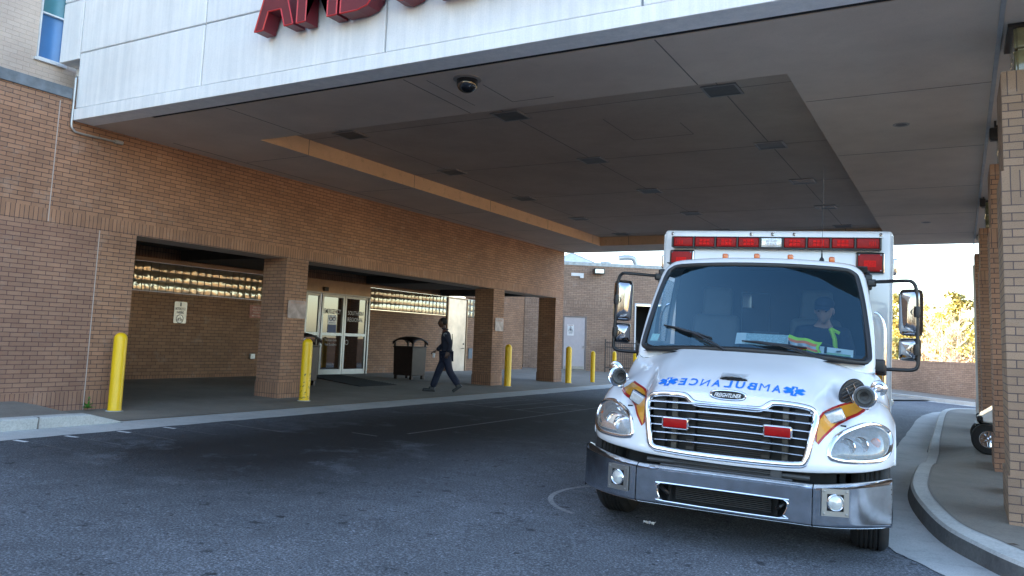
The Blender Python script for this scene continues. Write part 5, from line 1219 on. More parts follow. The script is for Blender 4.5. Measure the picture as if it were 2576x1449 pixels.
# --- headlights
HL = [(.765, .765), (.85, .752), (1.0, .757), (1.10, .775), (1.15, .82), (1.168, .885), (1.160, .95), (1.125, .99), (1.06, 1.012), (.99, 1.010), (.92, .985), (.85, .95), (.80, .915), (.765, .865), (.748, .80)]
for s in (-1, 1):
    P = cr(HL+[HL[0]], 3)[:-1]; cx_, cz_ = .965, .872; n = len(P)
    mb = MB(); mb.tube([surf(s*x, z, .004) for x, z in P], .02, 8, closed=True, flat=((0, 1, 0), .019, .014)); ho = AB(mb, 'headlight', M['chrome'], smooth=True)
    mb = MB(); vs = []
    for k, off in ((.95, .004), (.8, .0055), (.6, .006), (.4, .006), (.2, .006), (.02, .006)): vs += [surf(s*(cx_+(x-cx_)*k), cz_+(z-cz_)*k, off) for x, z in P]
    mb.add(vs, [(r*n+i, r*n+(i+1) % n, (r+1)*n+(i+1) % n, (r+1)*n+i) for r in range(5) for i in range(n)]); AB(mb, 'reflector', M['reflector'], ho, smooth=True)
    mb = MB()
    for (bx, bz, br) in ((.865, .852, .062), (.955, .868, .060)):
        p = surf(s*bx, bz, .012); mb.lathe([(br, 0), (br*.92, .008), (br*.6, -.006), (br*.28, -.012), (.001, -.02)], p, (s*-.15, -1, 0), 24, 0)
    mb.lathe([(.04, 0), (.03, .006), (.001, .012)], surf(s*1.06, .885, .010), (s*.4, -1, 0), 18, 1)
    p = surf(s*1.105, .88, .008)
    AB(mb, 'bulb', [M['chrome'], M['lamp_amber']], ho, smooth=True)
    mb = MB(); vs = []
    for k, off in ((.96, .006), (.8, .022), (.6, .030), (.4, .034), (.2, .036), (.02, .036)): vs += [surf(s*(cx_+(x-cx_)*k), cz_+(z-cz_)*k, off) for x, z in P]
    mb.add(vs, [(r*n+i, r*n+(i+1) % n, (r+1)*n+(i+1) % n, (r+1)*n+i) for r in range(5) for i in range(n)]); AB(mb, 'lens', M['glass_lens'], ho, smooth=True)
    # marker lamp on the stripe
    c = surf(s*.745, 1.04, .034); R = Matrix.Rotation(s*.30, 3, 'Z') @ Matrix.Rotation(-s*.42, 3, 'Y'); mb = MB(); mb.rbox(c, (.155, .05, .098), R, r=.014); mo = AB(mb, 'flank_lamp', M['chrome_dark'], smooth=True)
    mb = MB(); mb.rbox(c+R@Vector((0, -.022, 0)), (.125, .03, .074), R, r=.008); AB(mb, 'lens', M['lamp_clear'], mo, smooth=True)
# --- air horns and louvres
for s in (-1, 1):
    c = Vector((s*.985, .47, 1.225)); mb = MB()
    mb.lathe([(.083, 0), (.087, .006), (.083, .014), (.060, .045), (.040, .09), (.028, .14), (.022, .20), (.021, .24), (.001, .245)], c, (s*-.05, 1, .0), 32); mb.lathe([(.083, .0), (.066, .022), (.054, .045)], c, (s*-.05, 1, 0), 32, 0); mb.lathe([(.054, .045), (.042, .07), (.034, .095)], c, (s*-.05, 1, 0), 32, 1); mb.lathe([(.034, .095), (.001, .10)], c, (s*-.05, 1, 0), 32, 2)
    ho = AB(mb, 'air_horn', [M['chrome'], simple('horn_bore_shaded', (.22, .22, .21), .5, .4, var=.1), M['black']], smooth=60)  # bore goes grey then black inwards, depth shade put into the colour
    mb = MB(); c2 = Vector((s*1.085, .70, 1.29)); mb.lathe([(.001, .0), (.03, .005), (.035, .02), (.055, .03), (.062, .036), (.062, .045), (.02, .075), (.016, .12)], c2, (0, 1, 0), 28)
    mb.tube([c+Vector((0, .22, 0)), c2+Vector((0, .1, 0)), c2], .018, 8); mb.tube([c+Vector((0, .2, 0)), c+Vector((s*.02, .22, -.12))], .014, 8); AB(mb, 'horn_driver', M['chrome'], ho, smooth=50)
    # louvre plate on the hood side
    if s < 0: continue
    c = surf(s*.86, 1.20, 0) if False else hood(s*.84, 6.35)+Vector((s*.045, -.05, .02)); R = Matrix.Rotation(s*.55, 3, 'Z') @ Matrix.Rotation(-s*.5, 3, 'Y'); mb = MB(); n = 28; pr = []
    for k in range(n):
        t = 2*pi*k/n; x = .125*cos(t); z = .105*sin(t)*(1 if sin(t) > 0 else .85); pr.append((x*(1-.25*(z/.1)*s*0), z+.015*x/.1*s))
    vs = [c+R@Vector((x, 0, z)) for x, z in pr]+[c+R@Vector((x*.96, -.018, z*.96)) for x, z in pr]; mb.add(vs, [tuple(range(n, 2*n))]+[(i, (i+1) % n, n+(i+1) % n, n+i) for i in range(n)])
    for k in range(6): z = -.07+.028*k; w = .115*sqrt(max(.05, 1-(z/.105)**2)); mb.rbox(c+R@Vector((0, -.024, z)), (2*w*.92, .014, .012), R, r=.004, mi=1)
    for x in (-.04, .03): mb.rbox(c+R@Vector((x, -.034, 0)), (.006, .006, .14), R, mi=2)
    AB(mb, 'intake_louvre', [M['black'], simple('louvre_gloss', (.05, .045, .04), .25), M['chrome_dark']], smooth=30)
# --- bumper
def bcurve(a):
    x = abs(a); b = .012*(x/.65)**2 if x < .65 else .012+.30*((x-.65)/.53)**1.9+.04*(x-.65)
    return b-.02
def bz(a, t):
    x = abs(a); e = max(0, (x-.62)/.56); return .287+(.297+.055*e**1.3)*t+.010*e
OP = lambda a, t: False
def bprof(a, t):
    """t 0..1 up the face"""
    z = bz(a, t); b = bcurve(a)+(.0 if .08 < t < .90 else (.05*((.08-t)/.08)**1.6 if t <= .08 else .075*((t-.90)/.10)**1.3)); return (a, b, z)
OPN = [(-.46, .455), (-.485, .435), (-.478, .39), (-.455, .345), (-.42, .325), (.42, .322), (.455, .345), (.478, .39), (.485, .435), (.46, .455), (.42, .462), (-.42, .462)]
def seg_(a0, a1, name, nn):
    mb = MB(); N_ = int((a1-a0)/.0125)
    mb.grid(lambda u, v: bprof(a0+(a1-a0)*u, v), N_, 40, skip=lambda c: inpoly(c.x, c.z, OPN))
    # return flange
    mb.grid(lambda u, v: tuple(Vector(bprof(a0+(a1-a0)*u, 1))+Vector((0, .06*v, -.004*v))), N_, 2); mb.grid(lambda u, v: tuple(Vector(bprof(a0+(a1-a0)*u, 0))+Vector((0, .08*v, 0))), N_, 2)
    if a1 > 1.1: mb.grid(lambda u, v: (1.18+.012*sin(pi*u), bcurve(1.18)+.30*u, bz(1.18, v*(1-.5*u*u)+.0)+.0), 8, 10)
    if a0 < -1.1: mb.grid(lambda u, v: (-1.18-.012*sin(pi*u), bcurve(1.18)+.30*u, bz(1.18, v*(1-.5*u*u))), 8, 10)
    return mb
bo = AB(seg_(-.650, .650, 'b', 0), 'bumper', M['chrome_worn'], smooth=45, weld=True)
for a0, a1 in ((-1.18, -.658), (.658, 1.18)): AB(seg_(a0, a1, 'b', 0), 'bumper_end', M['chrome_worn'], bo, smooth=45, weld=True)
mb = MB(); mb.tube([(x, bcurve(x)-.002, z) for x, z in cr(OPN+[OPN[0]], 3)[:-1]], .007, 8, closed=True); AB(mb, 'opening_rim', M['chrome'], bo, smooth=True)
mb = MB(); mb.box(-.5, .5, .14, .16, .30, .48); 
for k in range(9): mb.box(-.36, .36, .10, .14, .335+.014*k, .341+.014*k, 1)
for s in (-1, 1): mb.tube([(s*.47, .05, .43), (s*.43, .02, .40), (s*.405, .05, .375)], .016, 8, mi=2); mb.box(s*.40-.01, s*.40+.01, .06, .14, .32, .46)
AB(mb, 'bumper_vent', [M['dark'], simple('vent_bar', (.03, .03, .03), .5), M['black']], bo)
mb = MB(); mb.box(-.80, .80, .30, .33, .45, .66); mb.tube([(-.62, .2, .60), (.62, .2, .60)], .02, 8, mi=1); mb.tube([(-.5, .15, .575), (.5, .15, .575)], .012, 6, mi=1); mb.box(.34, .42, .16, .2, .55, .70, 1)
for k in range(5): mb.box(-.4, .4, .17, .2, .57+.016*k, .575+.016*k, 1)
AB(mb, 'lower_frame', [M['dark'], simple('frame_dark', (.05, .05, .05), .5)])
for s in (-1, 1):
    a_ = s*.805; z = .468+.012*s; p = Vector((a_, bcurve(a_)-.012, z)); th = math.atan2(bcurve(abs(a_)+.05)-bcurve(abs(a_)-.05), .1)*s; R = Matrix.Rotation(th, 3, 'Z')
    mb = MB(); w = .096; pts = [(-w, -w), (w, -w), (w, w), (-w, w)]; q = .060
    for (x0, x1, z0, z1) in ((-w, w, -w, -q), (-w, w, q, w), (-w, -q, -q, q), (q, w, -q, q)):
        mb.rbox(p+R@Vector(((x0+x1)/2, 0, (z0+z1)/2)), (x1-x0, .016, z1-z0), R)
    for sx in (-1, 1):
        for sz in (-1, 1): mb.lathe([(.001, .012), (.007, .010), (.008, 0)], p+R@Vector((sx*.079, -.006, sz*.079)), R@Vector((0, -1, 0)), 8)
    fo = AB(mb, 'fog_lamp', M['alu'], smooth=30)
    mb = MB(); mb.rbox(p+R@Vector((0, .012, 0)), (.14, .02, .14), R); AB(mb, 'recess', M['dark'], fo)
    mb = MB(); mb.lathe([(.060, 0), (.062, .012), (.055, .02), (.050, .014)], p, R@Vector((0, -1, 0)), 28); AB(mb, 'ring', M['chrome'], fo, smooth=50)
    mb = MB(); mb.lathe([(.052, .010), (.03, .022), (.001, .026)], p, R@Vector((0, -1, 0)), 24); AB(mb, 'lens', M['lamp_clear'], fo, smooth=True)
# --- cab
def wsb(a, z): return 1.235+(z-1.5)*.60+.155*(a/1.0)**2*1.0
WS = [(-.93, 1.475), (-.6, 1.50), (0, 1.52), (.6, 1.50), (.93, 1.475), (1.00, 1.50), (1.012, 1.56), (.985, 1.80), (.945, 2.05), (.90, 2.24), (.86, 2.30), (.76, 2.335), (.4, 2.352), (0, 2.357), (-.4, 2.352), (-.76, 2.335), (-.86, 2.30), (-.90, 2.24), (-.945, 2.05), (-.985, 1.80), (-1.012, 1.56), (-1.00, 1.50)]
CO = [(-1.00, 1.38), (-.6, 1.40), (0, 1.42), (.6, 1.40), (1.00, 1.38), (1.055, 1.42), (1.062, 1.56), (1.045, 1.80), (1.010, 2.05), (.965, 2.27), (.90, 2.36), (.78, 2.405), (.4, 2.43), (0, 2.435), (-.4, 2.43), (-.78, 2.405), (-.90, 2.36), (-.965, 2.27), (-1.010, 2.05), (-1.045, 1.80), (-1.062, 1.56), (-1.055, 1.42)]
wi, co = cr(WS+[WS[0]], 4)[:-1], cr(CO+[CO[0]], 4)[:-1]; n = len(wi)
mb = MB(); rings = [[Vector((x, wsb(x, z), z)) for x, z in wi]]
for k, ex in ((.5, .0), (.85, .012), (1.0, .05)):
    rings.append([Vector((w[0]+(c[0]-w[0])*k, wsb(w[0]+(c[0]-w[0])*k, w[1]+(c[1]-w[1])*k)+ex, w[1]+(c[1]-w[1])*k)) for w, c in zip(wi, co)])
last = rings[-1]
for yb in (2.0, 2.1, 2.28, 2.5, 2.72): rings.append([Vector((p.x*(1.0 if yb < 2.7 else .99), max(p.y+.03, yb) if p.z > 1.9 or True else yb, p.z if p.z < 2.2 else p.z+.035*sin(min(1, (yb-1.9)/.5)*pi/2))) for p in last])
vs = [p for r in rings for p in r]; fs = []
for r in range(len(rings)-1):
    for i in range(n):
        q = [r*n+i, r*n+(i+1) % n, (r+1)*n+(i+1) % n, (r+1)*n+i]; cz = sum(vs[k].z for k in q)/4; cx_ = sum(vs[k].x for k in q)/4; cy_ = sum(vs[k].y for k in q)/4
        if r >= 4 and r <= 6 and 1.58 < cz < 2.22 and abs(cx_) > .9: continue
        fs.append(tuple(q))
mb.add(vs, fs)
for s in (-1, 1):
    mb.grid(lambda u, v: (s*(1.06-.02*v), 1.36+1.36*u, 1.40-.85*v), 10, 6); mb.grid(lambda u, v: (s*(.80+.26*u), 1.43-.02*u, 1.43-.75*v), 4, 4)
cab = AB(mb, 'cab', M['paint'], smooth=50)
mb = MB(); mb.tube([Vector((x, wsb(x, z)-.006, z)) for x, z in wi], .014, 8, closed=True, flat=((0, 1, 0), .022, .012)); AB(mb, 'windshield_seal', M['black'], cab, smooth=True)
mb = MB(); vs = []
fr_ = [.985, .955]
cen = (0, 1.93)
for k in fr_: vs += [Vector((cen[0]+(x-cen[0])*(k if k > .98 else .968), wsb(x*k, cen[1]+(z-cen[1])*k)+.004, cen[1]+(z-cen[1])*(k if k > .98 else .93))) for x, z in wi]
mb.add(vs, [(i, (i+1) % n, n+(i+1) % n, n+i) for i in range(n)]); AB(mb, 'frit_band', M['dark'], cab)
mb = MB(); vs = []
for k in (.99, .8, .6, .4, .2, .01): vs += [Vector((x*k, wsb(x*k, cen[1]+(z-cen[1])*k), cen[1]+(z-cen[1])*k)) for x, z in wi]
mb.add(vs, [(r*n+i, r*n+(i+1) % n, (r+1)*n+(i+1) % n, (r+1)*n+i) for r in range(5) for i in range(n)]); AB(mb, 'windshield', M['windshield'], smooth=True)
# cowl, back wall, floor
mb = MB(); mb.grid(lambda u, v: (-.98+1.96*u, 1.16+.20*v+.12*(2*u-1)**2, 1.475-.02*(2*u-1)**2+.028*v), 20, 3); AB(mb, 'cowl', M['black'], cab, smooth=True)
mb = MB()
for (x0, x1, z0, z1) in ((-1.0, -.27, 1.0, 2.42), (.02, 1.0, 1.0, 2.42), (-.27, .02, 1.0, 1.72), (-.27, .02, 2.14, 2.42)): mb.box(x0, x1, 2.70, 2.72, z0, z1)
mb.box(-.175, .02, 2.705, 2.715, 1.72, 2.14); mb.box(-.27, -.175, 2.705, 2.715, 1.72, 1.98)  # dark panels added to black out most of the pass window
mb.box(-1.0, 1.0, 1.4, 2.7, .98, 1.0); mb.box(-.98, .98, 2.1, 2.7, 2.39, 2.40)
AB(mb, 'cab_lining', M['cab_dark'], cab)
mb = MB(); mb.box(-.14, .12, 2.69, 2.698, 1.70, 1.73); mb.tube([(-.27, 2.69, 1.72), (-.27, 2.69, 2.14), (.02, 2.69, 2.14), (.02, 2.69, 1.72)], .008, 5, closed=True); AB(mb, 'pass_window_frame', M['cab_grey'], cab)
mb = MB(); mb.grid(lambda u, v: (-.96+1.92*u, 1.36+.11*(2*u-1)**2+(.50)*v, 1.45+.10*sin(pi*min(1, v*.9+.1))**.7+(.035*math.exp(-((u-.76)/.12)**2) if v > .3 else 0)-.03*(1-v)), 36, 10)
mb.grid(lambda u, v: (-.96+1.92*u, 1.86+.11*(2*u-1)**2, 1.47-.4*v), 10, 3); AB(mb, 'dashboard', M['cab_grey'], cab, smooth=True)
for s in (-1, 1):
    so = empty('seat', mtx=AMX); so.parent = amb; so.matrix_basis = Matrix.Identity(4)
    mb = MB(); mb.rbox((s*.50, 2.42, 1.58), (.50, .16, .60), Matrix.Rotation(-.12, 3, 'X'), r=.07); mb.rbox((s*.50, 2.16, 1.22), (.52, .5, .14), r=.05); AB(mb, 'backrest', M['seat'], so, smooth=True)
    mb = MB(); mb.rbox((s*.50, 2.50, 2.0), (.32, .12, .36), Matrix.Rotation(-.12, 3, 'X'), r=.055); AB(mb, 'headrest', M['seat'], so, smooth=True)
    # side window glass and pillars
    mb = MB(); mb.quad((s*1.05, 1.95, 1.56), (s*1.05, 2.52, 1.56), (s*.985, 2.52, 2.22), (s*.985, 2.10, 2.22)); AB(mb, 'side_window', M['windshield'])
sw = Vector((.52, 1.98, 1.50)); mb = MB(); R = Matrix.Rotation(-.9, 3, 'X'); mb.tube([sw+R@Vector((.225*cos(t), 0, .225*sin(t))) for t in [2*pi*k/32 for k in range(32)]], .014, 8, closed=True)
for t in (pi/2+2.1, pi/2-2.1, pi/2*-1): mb.tube([sw+R@Vector((.2*cos(t), 0, .2*sin(t))), sw+R@Vector((0, .03, 0))], .012, 6)
mb.lathe([(.001, -.02), (.07, -.01), (.07, .02)], sw, R@Vector((0, 1, 0)), 16); AB(mb, 'steering_wheel', M['cab_dark'], smooth=True)
# roof lamps, antenna
def roofz(a): return 2.435-.03*(abs(a)/.8)**2.2
for a in (-.345, -.035, .285, .665):
    mb = MB(); mb.rbox((a, 1.96, roofz(a)+.025), (.055, .09, .055), r=.016); AB(mb, 'clearance_lamp', M['lamp_amber'], smooth=True)
mb = MB(); mb.lathe([(.026, 0), (.020, .02), (.009, .035), (.006, .10), (.0022, .11), (.0016, .62), (.0012, .95)], (.575, 1.92, roofz(.57)+.005), (0, 0, 1), 10); AB(mb, 'antenna', M['black'], smooth=True)
# wipers
def wz(x, z, o=.03): return Vector((x, wsb(x, z)-o, z))
for (p0, p1, q0, q1) in (((-.20, 1.512), (-.57, 1.672), (-.83, 1.715), (-.34, 1.615)), ((.66, 1.485), (.26, 1.592), (-.06, 1.605), (.50, 1.575))):
    mb = MB(); mb.tube([wz(*p0, .02), wz((p0[0]+p1[0])/2, (p0[1]+p1[1])/2+.012, .05), wz(*p1, .045)], .011, 6); mb.tube([wz(p0[0]-.03, p0[1], .02), wz((p0[0]+p1[0])/2-.03, (p0[1]+p1[1])/2, .045), wz(p1[0]+.02, p1[1]-.01, .045)], .006, 5)
    mid = ((q0[0]+q1[0])/2, (q0[1]+q1[1])/2)
    mb.tube([wz(*q0, .012), wz(*mid, .018), wz(*q1, .012)], [.008, .018, .008], 6); mb.tube([wz(*q0, .02), wz((q0[0]+mid[0])/2, (q0[1]+mid[1])/2+.006, .035), wz(*mid, .045), wz((q1[0]+mid[0])/2, (q1[1]+mid[1])/2+.006, .035), wz(*q1, .02)], [.006, .012, .017, .012, .006], 6); AB(mb, 'wiper', M['black'], smooth=True)
# mirrors
for s in (-1, 1):
    yb = 1.70; mo = empty('mirror_bracket', mtx=AMX); mo.parent = amb; mo.matrix_basis = Matrix.Identity(4)
    path = cr([(s*.98, 1.98, 2.235), (s*1.12, 1.85, 2.235), (s*1.30, yb, 2.235), (s*1.355, yb, 2.225), (s*1.385, yb, 2.17), (s*1.392, yb, 2.05), (s*1.40, yb, 1.75), (s*1.408, yb, 1.55), (s*1.40, yb, 1.465), (s*1.36, yb, 1.438), (s*1.28, yb, 1.432), (s*1.08, yb, 1.430)], 4)
    mb = MB(); mb.tube(path, .0165, 10); AB(mb, 'arm', M['black'], mo, smooth=True)
    mb = MB(); mb.rbox((s*.99, 1.97, 2.235), (.07, .10, .15), r=.02); mb.rbox((s*1.02, 1.93, 2.225), (.08, .06, .07), r=.015); AB(mb, 'upper_mount', M['black'], mo, smooth=True)
    mb = MB(); mb.rbox((s*1.085, 1.68, 1.455), (.12, .12, .12), r=.02); mb.rbox((s*1.11, 1.70, 1.42), (.09, .09, .10), r=.02); AB(mb, 'lower_mount', M['black'], mo, smooth=True)
    Rm = Matrix.Rotation(s*-.38, 3, 'Z')
    for (z, w, h, cx_, nm) in ((1.955, .195, .425, 1.340, 'mirror_head'), (1.618, .175, .205, 1.335, 'convex_mirror')):
        mb = MB(); c = Vector((s*cx_, yb+.06, z))
        vs = []; n_ = 32; rg_ = []
        for (k, dep) in ((1.0, .05), (1.0, .02), (.97, -.005), (.88, -.035), (.70, -.055), (.4, -.066), (.02, -.07)):
            for i in range(n_):
                t = 2*pi*i/n_; e = .30 if k > .6 else .55; x = w/2*(abs(cos(t))**e)*(1 if cos(t) > 0 else -1)*k; zz = h/2*(abs(sin(t))**e)*(1 if sin(t) > 0 else -1)*(k if w > h*.8 else 1-(1-k)*w/h*1.2)
                vs.append(c+Rm@Vector((x, dep, zz)))
        mb.add(vs, [(r*n_+i, r*n_+(i+1) % n_, (r+1)*n_+(i+1) % n_, (r+1)*n_+i) for r in range(6) for i in range(n_)]+[tuple(range(n_))]); hm = AB(mb, nm, M['mirror_chrome'], mo, smooth=70)
        mb = MB(); mb.rbox(c+Rm@Vector((0, .054, 0)), (w*.93, .006, h*.94), Rm, r=.003); AB(mb, 'mirror_glass', M['chrome_dark'], hm)
        mb = MB(); mb.lathe([(.001, -.05), (.030, -.045), (.034, 0), (.030, .05), (.001, .055)], Vector((s*1.395, yb, z)), (0, 0, 1), 14); mb.lathe([(.034, 0), (.034, .05), (.02, .07)], Vector((s*1.38, yb-.02, z)), (s*-.4, 1, 0), 14); AB(mb, 'clamp', M['black'], hm, smooth=50)
    # grab handle and door line
    mb = MB(); mb.tube(cr([(s*1.05, 2.62, 1.98), (s*1.10, 2.62, 1.95), (s*1.14, 2.62, 1.85), (s*1.15, 2.62, 1.7), (s*1.15, 2.62, 1.3), (s*1.15, 2.62, 1.0), (s*1.07, 2.62, .95)], 4), .016, 8); AB(mb, 'grab_handle', M['chrome'], smooth=True)
    # wheels
for (yc, dual) in ((.96, 0), (5.9, 1)):
    for s in (-1, 1):
        t_, r_ = MB(), MB(); x_ = s*(1.035 if not dual else .96); w = .275 if not dual else .60; R0 = .487
        pf = [(.29, -w/2), (.44, -w/2), (.475, -w/2+.03), (R0, -w/2+.055)]
        for k in range(5): g = -w/2+.055+(w-.11)*(k+.5)/5; pf += [(R0, g-.018), (R0-.012, g-.012), (R0-.012, g-.004), (R0, g+.002)] if k not in (99,) else []
        pf += [(R0, w/2-.055), (.475, w/2-.03), (.44, w/2), (.29, w/2)]
        t_.lathe(pf, (x_, yc, .487), (s, 0, 0), 56); wo = AB(t_, 'wheel', M['rubber'], smooth=35)
        r_.lathe([(.29, w/2), (.27, w/2-.01), (.26, w/2-.10), (.12, w/2-.08), (.09, w/2-.02), (.07, w/2+.02), (.001, w/2+.025)], (x_, yc, .487), (s, 0, 0), 32); r_.lathe([(.29, -w/2), (.001, -w/2+.05)], (x_, yc, .487), (s, 0, 0), 24)
        for k in range(10): a = 2*pi*k/10; r_.lathe([(.017, 0), (.016, .05), (.001, .055)], (x_+s*(w/2-.06), yc+.165*cos(a), .487+.165*sin(a)), (s, 0, 0), 8)
        AB(r_, 'rim', M['chrome_dark'], wo, smooth=40)
mb = MB(); mb.box(-.45, .45, .3, 7.2, .42, .66); mb.box(-.95, .95, .90, 1.02, .44, .54); mb.box(-.98, .98, .38, 1.38, .66, .70); mb.box(-1.0, 1.0, 1.40, 2.75, .48, .95); mb.box(-.6, .6, 3.0, 7.3, .40, .60); mb.box(-1.1, 1.1, 5.5, 5.6, .5, .6)
for s in (-1, 1): mb.box(s*.84-.02, s*.84+.02, .40, 1.4, .45, 1.0)
AB(mb, 'chassis', M['dark'])
# --- patient box
BX, BY0, BY1, BZ0, BZ1 = 1.22, 2.93, 7.5, .52, 2.866
mb = MB(); mb.rbox((0, (BY0+BY1)/2, (BZ0+BZ1)/2), (2*BX, BY1-BY0, BZ1-BZ0), r=.045); box = AB(mb, 'patient_box', M['paint'], smooth=40)
mb = MB(); mb.box(-1.13, 1.13, BY0-.012, BY0-.0005, 2.784, 2.792); mb.tube([(-BX+.005, BY0+.02, BZ0+.05), (-BX+.005, BY0+.02, BZ1-.05)], .010, 6); mb.tube([(BX-.005, BY0+.02, BZ0+.05), (BX-.005, BY0+.02, BZ1-.05)], .010, 6); AB(mb, 'edge_trim', simple('trim_off_white', (.60, .61, .62), .35), box)
mb = MB()
mb.box(-1.17, 1.17, BY0-.004, BY0-.0005, 1.155, 1.405, 0); mb.box(-1.17, 1.17, BY0-.004, BY0-.0005, 1.410, 1.436, 1); mb.box(-1.17, 1.17, BY0-.004, BY0-.0005, 1.125, 1.150, 1)
for s in (-1, 1): x0, x1 = sorted((s*(BX+.0005), s*(BX+.004))); mb.box(x0, x1, BY0+.04, BY1-.05, 1.155, 1.405, 0); mb.box(x0, x1, BY0+.04, BY1-.05, 1.410, 1.436, 1); mb.box(x0, x1, BY0+.04, BY1-.05, 1.125, 1.150, 1)
for s in (-1, 1): x0, x1 = sorted((s*1.0635, s*1.068)); mb.box(x0, x1, 1.50, 2.68, 1.155, 1.36, 0); mb.box(x0, x1, 1.5, 2.68, 1.37, 1.39, 1)
AB(mb, 'side_stripe', [M['orange'], M['stripe_red']], box)
# light bar
lb = empty('light_bar', mtx=AMX); lb.parent = amb; lb.matrix_basis = Matrix.Identity(4)
mb = MB(); mb.box(-1.10, 1.10, BY0-.09, BY0, 2.650, 2.664); mb.box(-1.10, 1.10, BY0-.085, BY0, 2.772, 2.782)
sw_ = 2.20/9
for k in range(10): x = -1.10+sw_*k; mb.box(x-.010, x+.010, BY0-.10, BY0-.001, 2.655, 2.778)
AB(mb, 'bar_housing', M['black'], lb, bevel=.003)
for k in range(9):
    x = -1.10+sw_*(k+.5); w = k == 4; mb = MB(); mb.rbox((x, BY0-.045, 2.718), (sw_-.022, .085, .105), r=.010); le = AB(mb, 'lens', M['lamp_clear'] if w else M['lamp_red'], lb, smooth=True)
    if w: le['label'] = 'clear white middle lens'
    mb = MB(); 
    if k not in (0, 8):
        for i in range(3):
            for j in range(2): mb.rbox((x+(i-1)*.040, BY0-.090, 2.718+(j-.5)*.036), (.034, .006, .030), r=.003)
    else:
        for i in range(4): mb.rbox((x+(-.06 if k == 0 else .02)+i*.018, BY0-.089, 2.716), (.008, .005, .05), r=.002)
    AB(mb, 'led_cluster', M['white'] if w else M['lamp_red_in'], le)
for s in (-1, 1):
    c = Vector((s*1.0, BY0-.018, 2.515)); mb = MB(); mb.rbox(c, (.285, .045, .235), r=.022); so = AB(mb, 'corner_flasher', M['chrome'], smooth=True)
    mb = MB(); mb.rbox(c+Vector((0, -.018, 0)), (.262, .02, .212), r=.01); AB(mb, 'gasket', M['black'], so, smooth=True)
    mb = MB(); mb.rbox(c+Vector((0, -.026, 0)), (.235, .03, .185), r=.012); AB(mb, 'lens', M['lamp_red'], so, smooth=True)
    mb = MB(); mb.rbox(c+Vector((0, -.043, -.01)), (.12, .004, .07), r=.001)
    AB(mb, 'led_cluster', M['lamp_red_in'], so)
    mb = MB()
    for sx in (-1, 1):
        for sz in (-1, 1): mb.lathe([(.001, .006), (.008, .004), (.008, 0)], c+Vector((sx*.105, -.041, sz*.082)), (0, -1, 0), 8)
    AB(mb, 'screw', M['chrome_dark'], so)
    mb = MB(); mb.rbox((s*(BX+.02), 3.12, 2.50), (.05, .22, .17), r=.02); AB(mb, 'side_flasher', M['chrome'], smooth=True)
    mb = MB(); mb.rbox((s*(BX+.012), 3.02, 1.07), (.03, .10, .06), r=.012); AB(mb, 'side_marker', M['lamp_clear'], smooth=True)
for a in (-1.12, -.23, 0, .23, 1.10):
    mb = MB(); mb.lathe([(.018, 0), (.018, .008), (.012, .016), (.001, .02)], (a, BY0, 2.822), (0, -1, 0), 14); mb.rbox((a, BY0-.006, 2.814), (.032, .014, .018), r=.004); AB(mb, 'roof_marker', M['chrome'], box, smooth=True)
mb = MB(); mb.lathe([(.07, 0), (.07, .02), (.05, .035), (.001, .042)], (.36, 3.5, BZ1-.002), (0, 0, 1), 20); AB(mb, 'roof_dome', M['white'], box, smooth=True)
mb = MB()
for s in (-1, 1): mb.box(s*1.21-.02 if s > 0 else -1.23, 1.23 if s > 0 else -1.19, BY0+.05, BY1, BZ0-.03, BZ0+.10)
AB(mb, 'skirt_rail', M['alu'], box)
# --- things on the dashboard and driver
def aw(p): return AMX@Vector(p)
def afix(o): return o
def dthing(name, mb, mats, label, cat, parts=()):
    e = empty(name, mtx=AMX@Matrix.Translation((0, 0, 0)), label=label, cat=cat)
    mb.build(name+'_sheet', mats, e, local=True); return e
def atag(mb, name, mats, label, cat, **k):
    o = mb.build(name, mats, None, local=True, **k); o.matrix_world = AMX; WM[o.name] = AMX.copy(); return tag(o, label, cat)
mb = MB(); mb.grid(lambda u, v: (-.14+.47*u, 1.40+.10*v, 1.575+.105*v+.004*sin(9*u)), 10, 4); mb.grid(lambda u, v: (-.05+.37*u, 1.398+.10*v, 1.5775+.105*v), 6, 3, 1)
atag(mb, 'map_sheet', [M['paper'], simple('map_print', (.42, .58, .60), .6, var=.3, scale=60)], 'wide pale map sheet lying on the ambulance dashboard behind the middle wiper', 'map')
mb = MB(); rv = random.Random(6)
def vst(u, v): return (.345+.265*u+.012*sin(6*v+2*u), wsb(.48, 1.56)+.045+.05*v+.010*sin(9*u)-.02*sin(pi*v), 1.560-.02*u+.125*v*(1-.25*u)+.006*sin(11*u+2))
nv_ = 20
for (v0, v1, mi) in ((0, .06, 0), (.06, .30, 1), (.30, .56, 2), (.56, .78, 1), (.78, 1, 0)): mb.grid(lambda u, v: vst(u*.93 if mi else u, v0+(v1-v0)*v), 20, 4, mi)
mb.grid(lambda u, v: Vector(vst(.90+.1*u, v))+Vector((0, -.004, 0)), 3, 10, 0)
atag(mb, 'safety_vest', [M['lime'], M['hiorange'], simple('reflect_strip', (.42, .45, .44), .3, .4)], 'folded lime and orange safety vest on the dashboard', 'vest', smooth=True)
mb = MB(); mb.grid(lambda u, v: (.60+.28*u, 1.40+.05*u+.06*v, 1.536+.064*v-.02*u), 4, 2); mb.grid(lambda u, v: (.64+.022*u, 1.400+.06*v, 1.538+.060*v), 2, 2, 2); mb.grid(lambda u, v: (.74+.04*u, 1.425+.06*v, 1.560+.012*v), 2, 2, 2); mb.grid(lambda u, v: (.66+.20*u, 1.404+.04*u+.02*v, 1.532+.018*v-.014*u), 2, 2, 1)
atag(mb, 'parking_permit', [M['paper'], simple('permit_green', (.30, .50, .30), .6), M['black']], 'white card with a green band at the driver side foot of the windshield', 'card')
